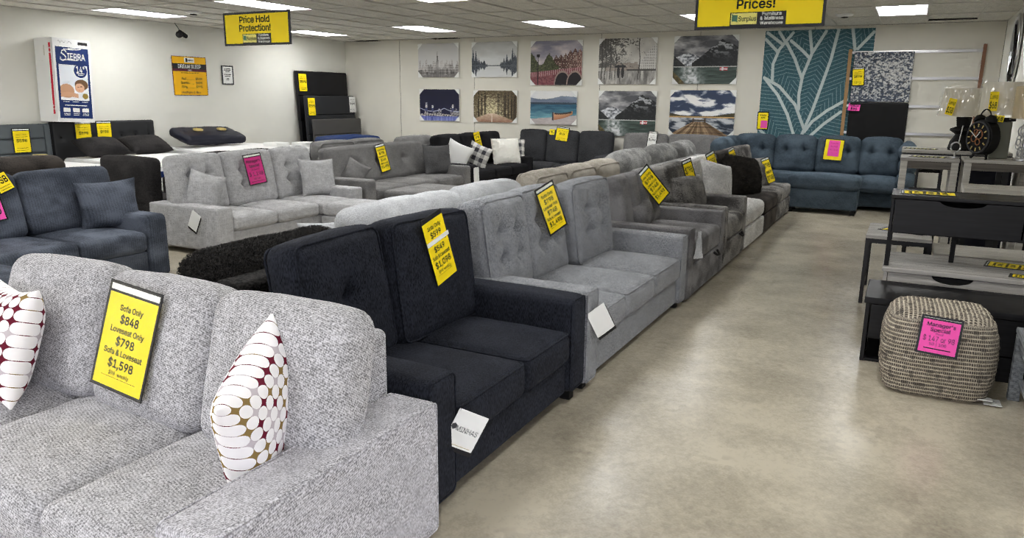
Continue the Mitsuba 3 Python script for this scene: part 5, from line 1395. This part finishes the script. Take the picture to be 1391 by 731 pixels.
price_sign('magenta special card on the middle back cushion of the light gray sectional', on_cushion(cr2[1], .02, .26, -4, .02), .27, .35, [('Manager\'s', .9, 1), ('Special', .9, 1), ('Sectional', .6, 0), ('$ 1,198', 1.2, 0), ('48 | 24', .6, 0), ('-', .5, 0)], card='m_magenta', clear=True)
price_sign('yellow price card on the long back of the mid gray sofa', on_cushion(cr3[0], .0, .18, -7, .02), .23, .40, STD)
price_sign('yellow price card without a pouch on the middle cushion of the black sofa', on_cushion(cr4[1], .25, .35, -8, .03), .2, .36, STD, pouch=False)
price_sign('yellow price card over the top of the charcoal sofa against the back wall', on_cushion(cw1[1], .05, .75, 6, .02), .26, .26, SHORT)
price_sign('small yellow tag beside the price card of the charcoal sofa', on_cushion(cw1[1], -.62, .86, 0, .02), .1, .1, [('%', 1, 1)], pouch=False)
price_sign('white price card on the gray two cushion sofa against the back wall', on_cushion(cw2[0], .35, .62, 4, .02), .17, .30, SHORT, card='m_paper')
k = price_sign('yellow card with a pink label on the blue corner sectional', F((-1.0, 12.475, .87), 0, 9, 3), .28, .33, [], card='m_yellow', top=.02)
obj('label', box(-.08, .08, -.003, -.001, -.10, .14), 'm_pink', k)
obj('lettering', cat([move(fit_text(s, .022, .13, True), 0, -.003, z) for s, z in (('Special', .10), ('$1,498', .05), ('60 | 100', 0), ('-------', -.05))]), 'm_magenta', k)
k = price_sign('yellow card with a pink label pinned on the teal leaf rug', F((-2.17, YB - .045, 1.27), 0), .18, .29, [], card='m_yellow', top=.04)
obj('label', box(-.03, .075, -.003, -.001, -.12, .0), 'm_pink', k)
obj('lettering', cat([move(fit_text(s, .02, .1, True), 0, -.001, z) for s, z in (('Area Rug', .09), ('$198', .05))]), 'm_ink', k)
price_sign('yellow price card on the gray channelled headboard', M4((-10.838, 6.05, .95), 90), .24, .34, SHORT)
price_sign('yellow price card on the black buttoned headboard, left of two', M4((-10.848, 6.95, 1.02), 90), .26, .34, SHORT)
price_sign('yellow price card on the black buttoned headboard, right of two', M4((-10.848, 7.28, 1.03), 90), .25, .32, SHORT)
price_sign('yellow price card on the tallest leaning headboard', M4((-10.845, 11.6, 1.85), 90) @ M4(rx=-3), .22, .34, SHORT, pouch=False)
price_sign('yellow price card on the middle leaning headboard', M4((-10.595, 11.55, 1.38), 90) @ M4(rx=-3), .20, .34, SHORT, pouch=False)
price_sign('white price card on the middle leaning headboard', M4((-10.598, 12.8, 1.42), 90) @ M4(rx=-3), .2, .32, SHORT, card='m_paper', pouch=False)
price_sign('yellow price card on the abstract rug sample', F((-.80, 12.96, 1.97), 0, 0, -4), .18, .28, SHORT)
price_sign('pink price tag on top of the black rug sample', F((-.81, 12.955, 1.51), 0, 30, 4), .17, .13, [('Special', 1, 1), ('$98', 1, 1)], card='m_pink', pouch=False)
price_sign('yellow tag reading USB on the slate blue sofa', on_cushion(cr1[1], .62, .70, -20, .02), .12, .14, [('USB', 1.2, 1), ('-', .3, 0), ('-', .3, 0)], pouch=False)
price_sign('pink special card in a black pouch at the left edge, on the slate blue sofa', on_cushion(cr1[1], .1, .22, -4, .02), .26, .36, [('Special', 1, 1), ('$898', 1.3, 0)], card='m_pink')
price_sign('yellow tag on the shade of the hourglass lamp', M4((.33, 8.62, 1.555), -30) @ M4(ry=12), .075, .16, [('Lamp', 1, 0), ('$58', 1.4, 1)], pouch=False)
price_sign('yellow tag on the crinkled white lamp shade', M4((.64, 8.12, 1.61), -20), .07, .17, [('Lamp', 1, 0), ('$68', 1.4, 1)], pouch=False)
price_sign('small yellow tag under the crinkled white lamp shade', M4((.70, 8.13, 1.46), -10) @ M4(ry=8), .08, .06, [('$68', 1, 1)], pouch=False)
def flat_card(label, x, y, z, rz, w_, h_, card='m_yellow', pouch=True):
    price_sign(label, M4((x, y, z), rz) @ M4(rx=-90), w_, h_, STD, card=card, pouch=pouch, top=.08)
flat_card('yellow price card lying on the small side table', .06, 6.85, .5625, 65, .2, .36)
flat_card('yellow price card lying on the raised black stand', .16, 5.80, .9925, 90, .2, .34)
flat_card('yellow price card lying on the gray wood stand at the right edge', .72, 6.02, .5025, 80, .2, .3)
flat_card('second yellow price card on the gray wood stand, nearer the front edge', .78, 5.68, .5025, 80, .12, .2)
flat_card('pale price card lying on the tall gray table', .18, 8.2, 1.0875, 80, .16, .3, card='m_pale_yellow')
flat_card('pale price card lying on the dining table behind the gray tall table', .12, 8.85, 1.1275, 80, .16, .3, card='m_pale_yellow')

# ------------------------------------------------------------------ hang tags
def hang_tag(label, m, w_, h_, name=None, back=True):
    k = thing('hang_tag', label, 'tag', m=m)
    obj('card', rbox(w_, .003, h_, .001, (1, 1, 1), k=1), 'm_paper', k)
    obj('back_card', move(rbox(w_, .003, h_, .001, (1, 1, 1), k=1), .006, .006, -.022), 'm_sign_black', k)
    if name:
        obj('lettering', move(fit_text(name, .022, w_ * .72), .006, -.0015, .0), 'm_dark_gray', k)
        lf = trimesh.creation.extrude_polygon(Polygon([(0, .014), (.011, .008), (.011, -.006), (0, -.014), (-.011, -.004), (-.009, .008)]), .001)
        lf.vertices = np.stack([lf.vertices[:, 0] - w_ * .41, -.0015 - lf.vertices[:, 2], lf.vertices[:, 1] + .004], 1)
        obj('emblem', lf, 'm_dark_gray', k)
        obj('rule', box(-w_ * .4, w_ * .4, -.0025, -.0015, -h_ * .44, -h_ * .43), 'm_gold', k)
    obj('string', tube([(-w_ * .45, -.002, h_ * .45), (-w_ * .5, .0, h_ * .62)], .0012, 4), 'm_ink', k)
    return k
hang_tag('white hang tag with a small emblem on the near arm of the navy loveseat', M4((-1.385, 2.27, .345), 40) @ M4(ry=26, rx=4), .125, .16, 'MINHAS')
hang_tag('white hang tag on the near arm of the pale gray three seat sofa', M4((-1.385, 3.70, .41), 50) @ M4(ry=-30, rx=5), .12, .17)
hang_tag('cream hang tag on the left arm of the light gray sectional', M4((-6.25, 5.045, .36), 0) @ M4(ry=28), .13, .19)
hang_tag('white hang tag on the near arm of the black sofa', M4((-5.93, 10.08, .40), 84) @ M4(ry=-4), .14, .26)
k = thing('tag_ribbon', 'crumpled white cloth tag hanging on the near arm of the channelled sleeper chair', 'tag', m=M4((-1.40, 5.85, .47), 60))
g, U, V = grid_panel(.09, .22, 8, 16)
g.vertices[:, 0] = g.vertices[:, 0] * (1.15 - .7 * V)
g.vertices[:, 1] -= .012 + .02 * meshkit.fbm(np.stack([U * 4, V * 5, U * 0], 1), 2, 4)
obj('cloth', g, 'm_white_linen', k, smooth=True)
labels = {k_: v for k_, v in labels.items() if k_ in scene or any(s.startswith(k_ + '__') for s in scene)}
